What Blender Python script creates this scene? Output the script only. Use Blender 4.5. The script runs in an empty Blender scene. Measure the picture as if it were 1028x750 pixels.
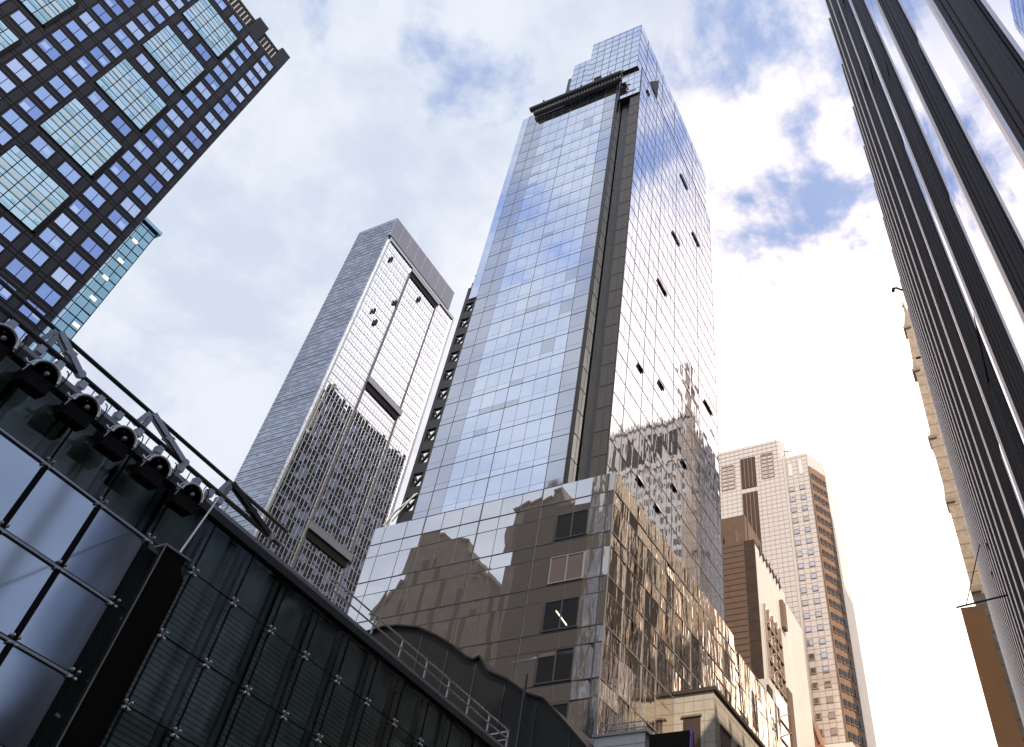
import bpy, math, random
from mathutils import Vector, Matrix
random.seed(7)
S = bpy.context.scene
C = S.collection
R_ = math.radians

# ------------------------------------------------------------------ camera
cam = bpy.data.cameras.new('camera')
camo = bpy.data.objects.new('camera', cam); C.objects.link(camo)
CAMR = Matrix(((0.9121098, 0.26266981, 0.31473843),
               (0.40691032, -0.67335996, -0.61726036),
               (0.04979659, 0.69107954, -0.72106128)))
camo.matrix_world = Matrix.Translation((0, 0, 1.6)) @ CAMR.to_4x4()
cam.sensor_fit = 'HORIZONTAL'; cam.sensor_width = 36
cam.lens = 799.78 / 1028 * 36
cam.shift_x = (514 - 632.77) / 1028
cam.shift_y = -(375 - 352.53) / 1028
cam.clip_start = 0.1; cam.clip_end = 5000
S.camera = camo

# ------------------------------------------------------------------ light
SUN_AZ, SUN_EL = R_(132), R_(43)          # azimuth from +Y towards +X
sund = Vector((math.sin(SUN_AZ) * math.cos(SUN_EL), math.cos(SUN_AZ) * math.cos(SUN_EL), math.sin(SUN_EL)))
sl = bpy.data.lights.new('sun', 'SUN'); sl.energy = 4.3; sl.angle = R_(0.6); sl.color = (1.0, .82, .62)
so = bpy.data.objects.new('sun', sl); C.objects.link(so)
so.rotation_euler = sund.to_track_quat('Z', 'Y').to_euler()
so.location = (60, -60, 300)

def build_world():
    w = bpy.data.worlds.new('World'); S.world = w; w.use_nodes = True
    nt = w.node_tree; N = nt.nodes; L = nt.links
    bg = N['Background']; bg.inputs['Strength'].default_value = 0.1
    def nd(t, **k):
        n = N.new(t)
        for a, b in k.items(): setattr(n, a, b)
        return n
    def mth(op, a, b=None, clamp=False):
        n = nd('ShaderNodeMath', operation=op, use_clamp=clamp)
        for i, v in enumerate((a, b)):
            if v is None: continue
            if isinstance(v, (int, float)): n.inputs[i].default_value = v
            else: L.new(v, n.inputs[i])
        return n.outputs[0]
    def vm(op, a, b):
        n = nd('ShaderNodeVectorMath', operation=op)
        for i, v in enumerate((a, b)):
            if isinstance(v, (tuple, Vector)): n.inputs[i].default_value = tuple(v)
            else: L.new(v, n.inputs[i])
        return n
    def mr(v, a, b, c, d, t='SMOOTHSTEP'):
        n = nd('ShaderNodeMapRange', interpolation_type=t)
        L.new(v, n.inputs[0])
        for i, x in enumerate((a, b, c, d)): n.inputs[i + 1].default_value = x
        return n.outputs[0]
    sky = nd('ShaderNodeTexSky', sky_type='NISHITA'); sky.sun_disc = False
    sky.sun_elevation = SUN_EL; sky.sun_rotation = SUN_AZ; sky.altitude = 50; sky.dust_density = .6
    tc = nd('ShaderNodeTexCoord'); d = tc.outputs['Generated']
    sep = nd('ShaderNodeSeparateXYZ'); L.new(d, sep.inputs[0])
    zz = mth('ADD', mth('ABSOLUTE', sep.outputs[2]), .28)
    cx = nd('ShaderNodeCombineXYZ')
    L.new(mth('DIVIDE', sep.outputs[0], zz), cx.inputs[0]); L.new(mth('DIVIDE', sep.outputs[1], zz), cx.inputs[1])
    def noise(scale, det, rough, off, dist=0.0):
        n = nd('ShaderNodeTexNoise'); n.inputs['Scale'].default_value = scale
        n.inputs['Detail'].default_value = det; n.inputs['Roughness'].default_value = rough
        n.inputs['Distortion'].default_value = dist
        L.new(vm('ADD', cx.outputs[0], off).outputs[0], n.inputs['Vector'])
        return n.outputs[0]
    n1 = noise(5.2, 10, .60, (3.1, 1.7, 0), .15)
    n2 = noise(5.5, 9, .58, (9.3, 5.2, 2), .25)
    n3 = noise(17.0, 7, .6, (1.3, 8.2, 4), .2)
    cover = mth('ADD', n1, .17)
    # thinner cloud in some quarters of the sky
    for dr, a, b, amt in (((-.063, .45, .89), .973, .999, .19), ((-.10, .62, .78), .988, .9995, .12),
                          ((-.085, .36, .93), .994, .9998, .11), ((-.42, .27, .86), .985, .999, .10),
                          ((-.22, -.27, .94), .90, .995, .14), ((.22, .42, .88), .972, .998, .20)):
        dd = vm('DOT_PRODUCT', d, Vector(dr).normalized()).outputs['Value']
        cover = mth('SUBTRACT', cover, mr(dd, a, b, 0, amt))
    mask = mr(cover, .39, .57, .20, 1)
    tone = mth('MULTIPLY', mth('ADD', mth('MULTIPLY', n2, .75), mth('MULTIPLY', n3, .25)), 1.0)
    toneR = mr(tone, .38, .60, 0, 1)
    cc = nd('ShaderNodeMix', data_type='RGBA')
    L.new(toneR, cc.inputs[0]); cc.inputs[6].default_value = (6.7, 7.4, 8.8, 1); cc.inputs[7].default_value = (8.4, 8.9, 9.8, 1)
    # warm glow added to the sky over the far end of the street
    g1 = vm('DOT_PRODUCT', d, Vector((.12, .90, .42)).normalized()).outputs['Value']
    glow = mr(g1, .62, 1.0, 0, 1, 'LINEAR')
    glow = mth('MULTIPLY', mth('POWER', glow, 1.6), mr(mask, .15, 1.0, 0, 1, 'LINEAR'))
    gcol = nd('ShaderNodeMix', data_type='RGBA', blend_type='ADD'); gcol.inputs[0].default_value = 1
    gs = nd('ShaderNodeMix', data_type='RGBA'); L.new(glow, gs.inputs[0])
    gs.inputs[6].default_value = (0, 0, 0, 1); gs.inputs[7].default_value = (23, 15.5, 9.5, 1)
    sk = nd('ShaderNodeMix', data_type='RGBA', blend_type='MULTIPLY'); sk.inputs[0].default_value = 1
    L.new(sky.outputs[0], sk.inputs[6]); sk.inputs[7].default_value = (3.3, 3.2, 3.4, 1)
    mx = nd('ShaderNodeMix', data_type='RGBA'); L.new(mask, mx.inputs[0]); L.new(sk.outputs[2], mx.inputs[6]); L.new(cc.outputs[2], mx.inputs[7])
    L.new(mx.outputs[2], gcol.inputs[6]); L.new(gs.outputs[2], gcol.inputs[7])
    L.new(gcol.outputs[2], bg.inputs['Color'])
build_world()
S.view_settings.view_transform = 'Standard'; S.view_settings.look = 'None'
S.view_settings.exposure = 0.0; S.view_settings.gamma = 1
S.render.engine = 'CYCLES'
S.cycles.max_bounces = 7; S.cycles.diffuse_bounces = 2; S.cycles.glossy_bounces = 5; S.cycles.transparent_max_bounces = 8
S.cycles.caustics_reflective = False; S.cycles.caustics_refractive = False

# ------------------------------------------------------------------ materials
def mat(name, col, rough=.6, metal=0.0, noise=0.0, nscale=3.0, bump=0.0, bscale=20.0, spec=.5, emit=None, stretch=(1, 1, 1), col2=None):
    m = bpy.data.materials.new(name); m.use_nodes = True
    nt = m.node_tree; N = nt.nodes; L = nt.links
    p = N['Principled BSDF']
    p.inputs['Base Color'].default_value = (*col, 1); p.inputs['Roughness'].default_value = rough
    p.inputs['Metallic'].default_value = metal; p.inputs['Specular IOR Level'].default_value = spec
    if emit:
        p.inputs['Emission Color'].default_value = (*emit[0], 1); p.inputs['Emission Strength'].default_value = emit[1]
    tc = N.new('ShaderNodeTexCoord'); mp = N.new('ShaderNodeMapping'); mp.inputs['Scale'].default_value = stretch
    L.new(tc.outputs['Object'], mp.inputs[0])
    if noise or col2:
        n = N.new('ShaderNodeTexNoise'); n.inputs['Scale'].default_value = nscale; n.inputs['Detail'].default_value = 6
        n.inputs['Roughness'].default_value = .6
        L.new(mp.outputs[0], n.inputs['Vector'])
        mr = N.new('ShaderNodeMapRange'); mr.inputs[1].default_value = .3; mr.inputs[2].default_value = .7
        L.new(n.outputs[0], mr.inputs[0])
        mx = N.new('ShaderNodeMix'); mx.data_type = 'RGBA'
        a = tuple(c * (1 - noise) for c in col); b = col2 if col2 else tuple(min(1, c * (1 + noise)) for c in col)
        mx.inputs[6].default_value = (*a, 1); mx.inputs[7].default_value = (*b, 1)
        L.new(mr.outputs[0], mx.inputs[0]); L.new(mx.outputs[2], p.inputs['Base Color'])
    if bump:
        n = N.new('ShaderNodeTexNoise'); n.inputs['Scale'].default_value = bscale; n.inputs['Detail'].default_value = 4
        L.new(mp.outputs[0], n.inputs['Vector'])
        b = N.new('ShaderNodeBump'); b.inputs['Strength'].default_value = 1.0; b.inputs['Distance'].default_value = bump
        L.new(n.outputs[0], b.inputs['Height']); L.new(b.outputs[0], p.inputs['Normal'])
    return m

def glass(name, tint, body=(.03, .03, .03), refl=.85, rough=.02, wave=0.0, wscale=.5, stretch=(1, 1, .35), wdet=1.5):
    """coated curtain-wall glass: mirror layer over a dark body, gently uneven"""
    m = bpy.data.materials.new(name); m.use_nodes = True
    nt = m.node_tree; N = nt.nodes; L = nt.links
    p = N['Principled BSDF']; out = N['Material Output']
    p.inputs['Base Color'].default_value = (*body, 1); p.inputs['Roughness'].default_value = .4
    g = N.new('ShaderNodeBsdfGlossy'); g.inputs['Color'].default_value = (*tint, 1); g.inputs['Roughness'].default_value = rough
    lw = N.new('ShaderNodeLayerWeight'); lw.inputs['Blend'].default_value = .35
    mr = N.new('ShaderNodeMapRange'); mr.inputs[3].default_value = refl; mr.inputs[4].default_value = min(1, refl + .25)
    L.new(lw.outputs['Facing'], mr.inputs[0])
    ms = N.new('ShaderNodeMixShader'); L.new(mr.outputs[0], ms.inputs[0]); L.new(p.outputs[0], ms.inputs[1]); L.new(g.outputs[0], ms.inputs[2])
    L.new(ms.outputs[0], out.inputs['Surface'])
    if wave:
        tc = N.new('ShaderNodeTexCoord'); mp = N.new('ShaderNodeMapping'); mp.inputs['Scale'].default_value = stretch
        L.new(tc.outputs['Object'], mp.inputs[0])
        n = N.new('ShaderNodeTexNoise'); n.inputs['Scale'].default_value = wscale; n.inputs['Detail'].default_value = wdet
        L.new(mp.outputs[0], n.inputs['Vector'])
        b = N.new('ShaderNodeBump'); b.inputs['Strength'].default_value = 1.0; b.inputs['Distance'].default_value = wave
        L.new(n.outputs[0], b.inputs['Height']); L.new(b.outputs[0], g.inputs['Normal'])
    return m

def clear_glass(name, tint=(.9, .95, .95), amount=.12):
    m = bpy.data.materials.new(name); m.use_nodes = True
    nt = m.node_tree; N = nt.nodes; L = nt.links
    out = N['Material Output']; N.remove(N['Principled BSDF'])
    t = N.new('ShaderNodeBsdfTransparent'); t.inputs[0].default_value = (*tint, 1)
    g = N.new('ShaderNodeBsdfGlossy'); g.inputs['Roughness'].default_value = .03; g.inputs['Color'].default_value = (.8, .85, .9, 1)
    f = N.new('ShaderNodeFresnel'); f.inputs[0].default_value = 1.5
    mu = N.new('ShaderNodeMath'); mu.operation = 'MULTIPLY'; mu.inputs[1].default_value = amount / .04; mu.use_clamp = True
    L.new(f.outputs[0], mu.inputs[0])
    ms = N.new('ShaderNodeMixShader'); L.new(mu.outputs[0], ms.inputs[0]); L.new(t.outputs[0], ms.inputs[1]); L.new(g.outputs[0], ms.inputs[2])
    L.new(ms.outputs[0], out.inputs['Surface'])
    return m

M = {}
M['core'] = mat('dark_structure', (.02, .022, .026), .7)
M['tower_glass'] = glass('tower_glass', (.72, .78, .92), (.10, .095, .09), .86, .02, .010, .6)
M['tower_glass_pale'] = glass('tower_glass_pale', (.70, .76, .88), (.10, .095, .09), .86, .03, .010, .6)
M['tower_glass_dull'] = glass('tower_glass_dull', (.60, .63, .72), (.14, .13, .125), .74, .06, .012, .6)
M['tower_glass_low'] = glass('tower_glass_low', (.78, .80, .85), (.22, .20, .185), .66, .012, .004, .5)
M['tower_glass_side'] = glass('tower_glass_side', (.68, .74, .88), (.09, .08, .07), .84, .02, .010, .8, (1, 1, .3))
M['tower_glass_wavy'] = glass('tower_glass_wavy', (.84, .76, .68), (.10, .08, .065), .82, .02, .07, .9, (1, 1.3, .28), 2)
M['corner_glass'] = glass('corner_glass', (.62, .60, .58), (.20, .18, .16), .50, .05, .05, .9, (1, 1, .3), 2)
M['mullion_dark'] = mat('mullion_dark', (.07, .073, .09), .45, .4)
M['taupe_panel'] = mat('taupe_panel', (.055, .052, .05), .5, 0, .12, .6)
M['dark_panel'] = mat('dark_panel', (.022, .022, .024), .35, 0, .2, .5)
M['win_dark'] = glass('win_dark', (.16, .16, .17), (.012, .011, .010), .28, .03)
M['curtain'] = mat('curtain', (.10, .085, .09), .9, 0, .35, 9, stretch=(9, 9, .15))
M['frame'] = mat('frame', (.35, .34, .33), .4, .5)
M['steel'] = mat('steel', (.42, .44, .48), .38, .75, .12, 2)
M['dark_steel'] = mat('dark_steel', (.035, .037, .042), .45, .3, .2, 2)
M['black'] = mat('black_metal', (.006, .006, .007), .6, spec=.2)
M['white_paint'] = mat('white_paint', (.75, .75, .76), .5, 0, .06, 1)
M['tw2_side'] = mat('tw2_cladding', (.27, .32, .43), .32, .55, .22, .07, .05, .5, stretch=(1, 1, 3))
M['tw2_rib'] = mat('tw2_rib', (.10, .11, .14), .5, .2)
M['tw2_grid'] = mat('tw2_grid', (.26, .29, .37), .35, .5)
M['tw2_glass'] = glass('tw2_glass', (.84, .90, 1.0), (.05, .05, .06), .88, .02, .008, .3, (1, 1, .4))
M['tw2_crown'] = mat('tw2_crown', (.17, .19, .26), .4, .3, .08, .2)
M['clad_dark'] = mat('clad_dark', (.005, .008, .020), .45, 0, .25, .15, spec=.22)
M['clad_joint'] = mat('clad_joint', (.003, .003, .005), .7, spec=.1)
M['win_blue_light'] = glass('win_blue_light', (.58, .70, .98), (.05, .08, .14), .80, .03, .012, .5)
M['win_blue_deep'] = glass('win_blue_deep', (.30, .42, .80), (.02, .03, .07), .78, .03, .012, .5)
M['win_cyan_deep'] = glass('win_cyan_deep', (.42, .66, .74), (.06, .14, .18), .72, .03, .01, .5)
M['win_blue'] = glass('win_blue', (.42, .56, .92), (.03, .05, .10), .80, .03, .012, .5)
M['win_cyan'] = glass('win_cyan', (.64, .84, 1.0), (.10, .24, .36), .66, .04, .01, .5)
M['cyan_band'] = mat('cyan_band', (.36, .52, .68), .3)
M['win_teal'] = glass('win_teal', (.34, .56, .70), (.02, .07, .11), .72, .03, .01, .5)
M['lampglow'] = mat('ceiling_lamp', (.9, .85, .7), .5, emit=((1, .9, .7), 1.2))
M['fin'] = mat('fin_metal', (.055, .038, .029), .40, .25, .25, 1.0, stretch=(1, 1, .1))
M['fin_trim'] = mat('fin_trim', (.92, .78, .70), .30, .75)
M['fin_glass'] = glass('fin_glass', (.74, .80, .92), (.02, .02, .02), .90, .012, .06, .22, (1, 1, .16), 1.0)
M['stone_warm'] = mat('stone_warm', (.46, .36, .27), .85, 0, .25, .8, .03, 2.5)
M['stone_pale'] = mat('stone_pale', (.66, .60, .52), .75, 0, .12, .7, .01, 2)
M['stone_refl'] = mat('stone_tower', (.62, .55, .48), .8, 0, .12, .3)
M['stone_joint'] = mat('stone_joint', (.30, .25, .2), .9)
M['dark_stone'] = mat('dark_stone', (.075, .072, .07), .85, 0, .3, .4, .05, 1)
M['brown_clad'] = mat('brown_clad', (.20, .13, .095), .7, 0, .12, .6)
M['brown_dark'] = mat('brown_dark', (.07, .045, .035), .7, 0, .2, .6)
M['brick'] = mat('brick', (.40, .19, .12), .85, 0, .25, 2.0)
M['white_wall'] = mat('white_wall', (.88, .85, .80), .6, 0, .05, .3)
M['granite'] = glass('granite_polished', (.92, .84, .80), (.80, .70, .62), .22, .12, .012, .3)
M['granite_pane'] = glass('granite_pane', (.88, .86, .88), (.30, .27, .25), .70, .05, .012, .3)
M['granite_joint'] = mat('granite_joint', (.44, .33, .27), .7)
M['bay_brown'] = mat('bay_brown', (.30, .185, .12), .7, 0, .15, .5)
M['louvre'] = mat('louvre', (.46, .55, .51), .45, .35, .3, 1.2, stretch=(1, 1, 1))
M['louvre_back'] = mat('louvre_back', (.14, .17, .165), .6)
M['louvre_post'] = mat('louvre_post', (.32, .38, .36), .5, .2, .2, 1)
M['lobby_glass'] = clear_glass('lobby_glass', (.82, .88, .87), .030)
M['lobby_mirror'] = glass('lobby_mirror', (.44, .50, .60), (.05, .055, .065), .80, .09, .004, .35, (1, 1, 1), 2)
M['canopy'] = mat('canopy', (.020, .020, .022), .5, .2, .3, .8)
M['gutter'] = mat('gutter', (.34, .35, .39), .4, .5, .15, 1)
M['olive'] = mat('olive_sign', (.010, .010, .006), .8, spec=.2)
M['banner'] = mat('banner_orange', (.98, .76, .50), .8, 0, .06, .4)
M['purple'] = mat('purple_ribbon', (.35, .2, .55), .7)
M['hall'] = mat('hall_dark', (.005, .0045, .0045), .6, .1, .3, .5)
M['asphalt'] = mat('asphalt', (.05, .05, .052), .9, 0, .2, 2)
M['pave'] = mat('pave', (.25, .24, .23), .9, 0, .15, 1)
M['paint'] = mat('paint', (.8, .8, .78), .7)

# ------------------------------------------------------------------ mesh helpers
class MB:
    def __init__(s): s.v = []; s.f = []
    def add(s, vs, fs):
        o = len(s.v); s.v += [tuple(p) for p in vs]; s.f += [tuple(o + i for i in f) for f in fs]; return s
    def quad(s, a, b, c, d): return s.add((a, b, c, d), ((0, 1, 2, 3),))
    def box(s, x0, x1, y0, y1, z0, z1):
        if x0 > x1: x0, x1 = x1, x0
        if y0 > y1: y0, y1 = y1, y0
        if z0 > z1: z0, z1 = z1, z0
        v = [(x, y, z) for z in (z0, z1) for y in (y0, y1) for x in (x0, x1)]
        return s.add(v, ((0, 2, 3, 1), (4, 5, 7, 6), (0, 1, 5, 4), (2, 6, 7, 3), (0, 4, 6, 2), (1, 3, 7, 5)))
    def tube(s, p0, p1, r, n=8, r1=None):
        p0, p1 = Vector(p0), Vector(p1); d = (p1 - p0).normalized()
        u = d.orthogonal().normalized(); w = d.cross(u); r1 = r if r1 is None else r1
        vs = []
        for p, rr in ((p0, r), (p1, r1)):
            for i in range(n):
                a = 2 * math.pi * i / n; vs.append(p + (u * math.cos(a) + w * math.sin(a)) * rr)
        fs = [(i, (i + 1) % n, n + (i + 1) % n, n + i) for i in range(n)] + [tuple(range(n))[::-1], tuple(range(n, 2 * n))]
        return s.add(vs, fs)
    def path(s, pts, r, n=6):
        for a, b in zip(pts[:-1], pts[1:]): s.tube(a, b, r, n)
        return s
    def beam(s, p0, p1, w, h):
        p0, p1 = Vector(p0), Vector(p1); d = (p1 - p0).normalized()
        up = Vector((0, 0, 1)) if abs(d.z) < .95 else Vector((1, 0, 0))
        a = d.cross(up).normalized() * w / 2; b = a.normalized().cross(d).normalized() * h / 2
        vs = [p + x + y for p in (p0, p1) for x, y in ((-a, -b), (a, -b), (a, b), (-a, b))]
        return s.add(vs, ((0, 1, 2, 3)[::-1], (4, 5, 6, 7), (0, 1, 5, 4), (1, 2, 6, 5), (2, 3, 7, 6), (3, 0, 4, 7)))
    def prism(s, poly, f0, f1):
        """poly: list of 2-D points, f0/f1: functions mapping a 2-D point to the front and back 3-D point"""
        n = len(poly); vs = [f0(p) for p in poly] + [f1(p) for p in poly]
        fs = [tuple(range(n)), tuple(range(n, 2 * n))[::-1]] + [(i, n + i, n + (i + 1) % n, (i + 1) % n) for i in range(n)]
        return s.add(vs, fs)
    def sphere(s, c, r, nu=10, nv=6):
        vs = [(c[0], c[1], c[2] + r)]
        for j in range(1, nv):
            t = math.pi * j / nv
            for i in range(nu):
                a = 2 * math.pi * i / nu; vs.append((c[0] + r * math.sin(t) * math.cos(a), c[1] + r * math.sin(t) * math.sin(a), c[2] + r * math.cos(t)))
        vs.append((c[0], c[1], c[2] - r)); fs = [(0, 1 + i, 1 + (i + 1) % nu) for i in range(nu)]
        for j in range(nv - 2):
            for i in range(nu): a = 1 + j * nu; fs.append((a + i, a + nu + i, a + nu + (i + 1) % nu, a + (i + 1) % nu))
        a = 1 + (nv - 2) * nu; fs += [(a + i, len(vs) - 1, a + (i + 1) % nu) for i in range(nu)]
        return s.add(vs, fs)

def wloc(o):
    v = Vector((0, 0, 0))
    while o is not None: v += Vector(o.location); o = o.parent
    return v
def part(name, mb, m, parent=None, smooth=False, label=None, loc=None, kind=None):
    """one mesh object; vertices are given in world metres, stored relative to the object's own origin"""
    base = wloc(parent) if parent else Vector((0, 0, 0))
    l = Vector(loc) if loc is not None else base
    me = bpy.data.meshes.new(name); me.from_pydata([tuple(Vector(v) - l) for v in mb.v], [], mb.f)
    me.materials.append(m if not isinstance(m, str) else M[m]); me.update()
    if smooth:
        for p in me.polygons: p.use_smooth = True
    o = bpy.data.objects.new(name, me); C.objects.link(o); o.location = l - base
    if parent: o.parent = parent
    if label: o['label'] = label
    if kind: o['kind'] = kind
    return o
def thing(name, label, cat, loc=(0, 0, 0), group=None):
    o = bpy.data.objects.new(name, None); C.objects.link(o); o.location = loc
    o['label'] = label; o['category'] = cat
    if group: o['group'] = group
    return o
def tag(o, label, cat, group=None):
    o['label'] = label; o['category'] = cat
    if group: o['group'] = group
    return o
def dup_part(src, parent, world):
    o = src.copy(); C.objects.link(o); o.parent = parent; o.location = Vector(world) - wloc(parent)
    for ch in src.children:
        c = ch.copy(); C.objects.link(c); c.parent = o
    return o

def frange(a, b, st):
    r = []; x = a
    while x < b - 1e-6: r.append(x); x += st
    r.append(b); return r
# facade on a plane: axis 'Y' faces -Y at y=c, axis 'X' faces +X at x=c
def P3(axis, c, u, z, off):
    return (u, c - off, z) if axis == 'Y' else (c + off, u, z)
def panes(mb, axis, c, us, zs, off=.05, tilt=.006, skip=None, gap=0.0):
    for i in range(len(us) - 1):
        for j in range(len(zs) - 1):
            if skip and skip(.5 * (us[i] + us[i + 1]), .5 * (zs[j] + zs[j + 1])): continue
            a, b, e = random.gauss(0, tilt), random.gauss(0, tilt), 0
            u0, u1, z0, z1 = us[i] + gap, us[i + 1] - gap, zs[j] + gap, zs[j + 1] - gap
            q = [P3(axis, c, u0, z0, off - a - b), P3(axis, c, u1, z0, off + a - b), P3(axis, c, u1, z1, off + a + b), P3(axis, c, u0, z1, off - a + b)]
            mb.quad(*q)
def bars(mb, axis, c, us, zs, u0, u1, z0, z1, w, wz=None, off0=.0, off1=.12):
    wz = wz or w
    for u in us:
        if axis == 'Y': mb.box(u - w / 2, u + w / 2, c - off1, c - off0, z0, z1)
        else: mb.box(c + off0, c + off1, u - w / 2, u + w / 2, z0, z1)
    for z in zs:
        o1 = off1 - .004
        if axis == 'Y': mb.box(u0, u1, c - o1, c - off0, z - wz / 2, z + wz / 2)
        else: mb.box(c + off0, c + o1, u0, u1, z - wz / 2, z + wz / 2)
def fbox(mb, axis, c, u0, u1, z0, z1, o0, o1):
    if axis == 'Y': mb.box(u0, u1, c - o1, c - o0, z0, z1)
    else: mb.box(c + o0, c + o1, u0, u1, z0, z1)

# ------------------------------------------------------------------ ground
g = part('ground', MB().quad((-3000, -3000, 0), (3000, -3000, 0), (3000, 3000, 0), (-3000, 3000, 0)), 'pave'); g['kind'] = 'structure'
g = part('road', MB().quad((-13, -900, .004), (-3, -900, .004), (-3, 1500, .004), (-13, 1500, .004)), 'asphalt'); g['kind'] = 'structure'
g = part('pavement', MB().box(-3, 1.2, -900, 1500, .006, .14).box(-17.5, -13, -900, 1500, .006, .14), 'pave'); g['kind'] = 'structure'
mb = MB()
for y in range(-100, 400, 9): mb.quad((-8.1, y, .008), (-7.9, y, .008), (-7.9, y + 3, .008), (-8.1, y + 3, .008))
g = part('road_marking', mb, 'paint'); g['kind'] = 'structure'

# ------------------------------------------------------------------ main tower
c = 34.0; H = 1.6
def Z(v): return H + c * v
def main_tower():
    T = thing('glass_skyscraper', 'tallest tower in the centre, blue mirrored glass with a dark vertical slot and stepped top', 'skyscraper', (-1.35 * c, 2.3 * c, 0))
    Yf = 1.79 * c
    core = MB()
    core.box(-1.715 * c, -1.121 * c, Yf, 2.0 * c, Z(1.53), Z(4.46))
    core.box(-1.49 * c, -1.37 * c, Yf + 3, 2.9 * c, Z(4.4), Z(4.60))
    core.box(-1.70 * c, -1.06 * c, 2.0 * c, 2.955 * c, Z(1.53), Z(4.42))
    part('tower_core', core, 'dark_panel', T)
    top = MB()
    top.box(-1.345 * c, -1.0 * c, 1.787 * c, 2.963 * c, Z(4.56), Z(5.175))
    top.box(-1.463 * c, -1.345 * c, 1.79 * c, 2.963 * c, Z(4.44), Z(4.965))
    top.box(-1.49 * c, -1.463 * c, 1.793 * c, 2.9 * c, Z(4.44), Z(4.80))
    crown = part('crown', top, 'dark_panel', T)
    # --- upper front facade
    ucols = [-1.76, -1.713, -1.65, -1.593, -1.535, -1.478, -1.421, -1.363, -1.306, -1.249, -1.191, -1.121]
    uc = [u * c for u in ucols]
    zs = []
    k = 0
    while 1.546 + .1075 * k < 4.44:
        zs += [1.546 + .1075 * k, 1.546 + .1075 * k + .028]; k += 1
    zs = [Z(z) for z in zs if z < 4.45] + [Z(4.46)]
    a = MB(); b = MB()
    panes(a, 'Y', Yf, uc[3:11], zs, .05, .0028)
    panes(b, 'Y', Yf, uc[1:4], zs, .05, .003); panes(b, 'Y', Yf, uc[10:12], zs, .05, .003)
    panes(a, 'Y', Yf, uc[0:2], [z for z in zs if z > Z(2.75)], .05, .003)
    cw = part('curtain_wall', a, 'tower_glass', T)
    M['tower_glass_blind'] = glass('tower_glass_blind', (.80, .84, .94), (.25, .25, .26), .78, .04, .010, .6)
    cw.data.materials.append(M['tower_glass_blind']); cw.data.materials.append(M['tower_glass_dull'])
    for p in cw.data.polygons:
        q = random.random(); p.material_index = 1 if q < .10 else (2 if q < .15 else 0)
    part('curtain_wall', b, 'tower_glass_dull', T, label='duller grey glass strips at the edges of the front')
    m = MB()
    maj = [uc[2], uc[6], uc[10]]
    bars(m, 'Y', Yf, maj, zs[0::2], -1.713 * c, -1.121 * c, Z(1.55), Z(4.46), .09, .075, 0, .08)
    bars(m, 'Y', Yf, [u for u in uc[3:10] if u not in maj], zs[1::2], -1.713 * c, -1.121 * c, Z(1.55), Z(4.455), .045, .03, 0, .06)
    bars(m, 'Y', Yf, [uc[1], uc[11]], [], 0, 0, Z(1.55), Z(4.46), .08, .1, 0, .08)
    part('mullions', m, 'mullion_dark', T)
    # left return block above the truss
    lb = MB(); lb.box(-1.76 * c, -1.715 * c, Yf + .01, 1.95 * c, Z(2.75), Z(4.46)); part('corner_block', lb, 'dark_panel', T)
    # truss strip
    t = MB(); z = 1.55; x0, x1 = -1.785 * c, -1.718 * c
    t.box(x0, x0 + .45, Yf + .1, Yf + .7, Z(1.5), Z(2.85)); t.box(x1 - .3, x1 - .02, Yf + .1, Yf + .7, Z(1.5), Z(2.85))
    while z < 2.84:
        t.box(x0 + .45, x1 - .3, Yf + .12, Yf + .68, Z(z), Z(z + .045))
        t.beam((x0 + .4, Yf + .4, Z(z + .04)), (x1 - .3, Yf + .4, Z(z + .10)), .3, .28)
        t.beam((x0 + .4, Yf + .4, Z(z + .107)), (.5 * (x0 + x1), Yf + .4, Z(z + .07)), .3, .2)
        z += .1075
    part('balcony_truss', t, 'dark_steel', T)
    w = MB(); w.beam((-1.80 * c, Yf - .1, Z(1.60)), (-1.72 * c, Yf - .1, Z(1.66)), .18, .2); w.beam((-1.80 * c, Yf - .1, Z(1.60)), (-1.83 * c, Yf - .1, Z(1.55)), .18, .2)
    w.beam((-1.73 * c, Yf - .12, Z(1.66)), (-1.80 * c, Yf - .12, Z(1.56)), .15, .15)
    part('bracket', w, 'white_paint', T)
    # return strip (glass) + slot
    zr = [Z(1.546 + .1075 * i) for i in range(0, 28)]
    r = MB(); panes(r, 'X', -1.105 * c, [1.79 * c, 1.815 * c, 1.852 * c], zr, .0, .003)
    part('return_glass', r, 'tower_glass_pale', T)
    rc = MB(); rc.box(-1.15 * c, -1.108 * c, 1.792 * c, 1.853 * c, Z(1.53), Z(4.45)); part('return_wall', rc, 'dark_panel', T)
    rm = MB(); bars(rm, 'X', -1.105 * c, [1.815 * c], zr, 1.79 * c, 1.852 * c, Z(1.55), Z(4.45), .05, .06, 0, .04); part('mullions', rm, 'mullion_dark', T)
    sl_ = MB(); sl_.box(-1.112 * c, -1.109 * c, 1.853 * c, 2.0 * c, Z(1.53), Z(4.45)); part('slot_wall', sl_, 'black', T)
    tp = MB(); tp.box(-1.04 * c, -.983 * c, 1.813 * c, 1.84 * c, Z(1.53), Z(4.5)); part('taupe_strip', tp, 'taupe_panel', T)
    tg = MB(); tg.box(-1.1 * c, -.981 * c, 1.803 * c, 1.84 * c, Z(4.24), Z(4.559)); part('head_wall', tg, 'dark_panel', T)
    tg = MB(); panes(tg, 'Y', 1.803 * c, [u * c for u in (-1.1, -1.06, -1.02, -.98)], [Z(z) for z in (4.24, 4.30, 4.37, 4.44, 4.50, 4.559)], .05, .003); part('curtain_wall', tg, 'tower_glass', T)
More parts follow.
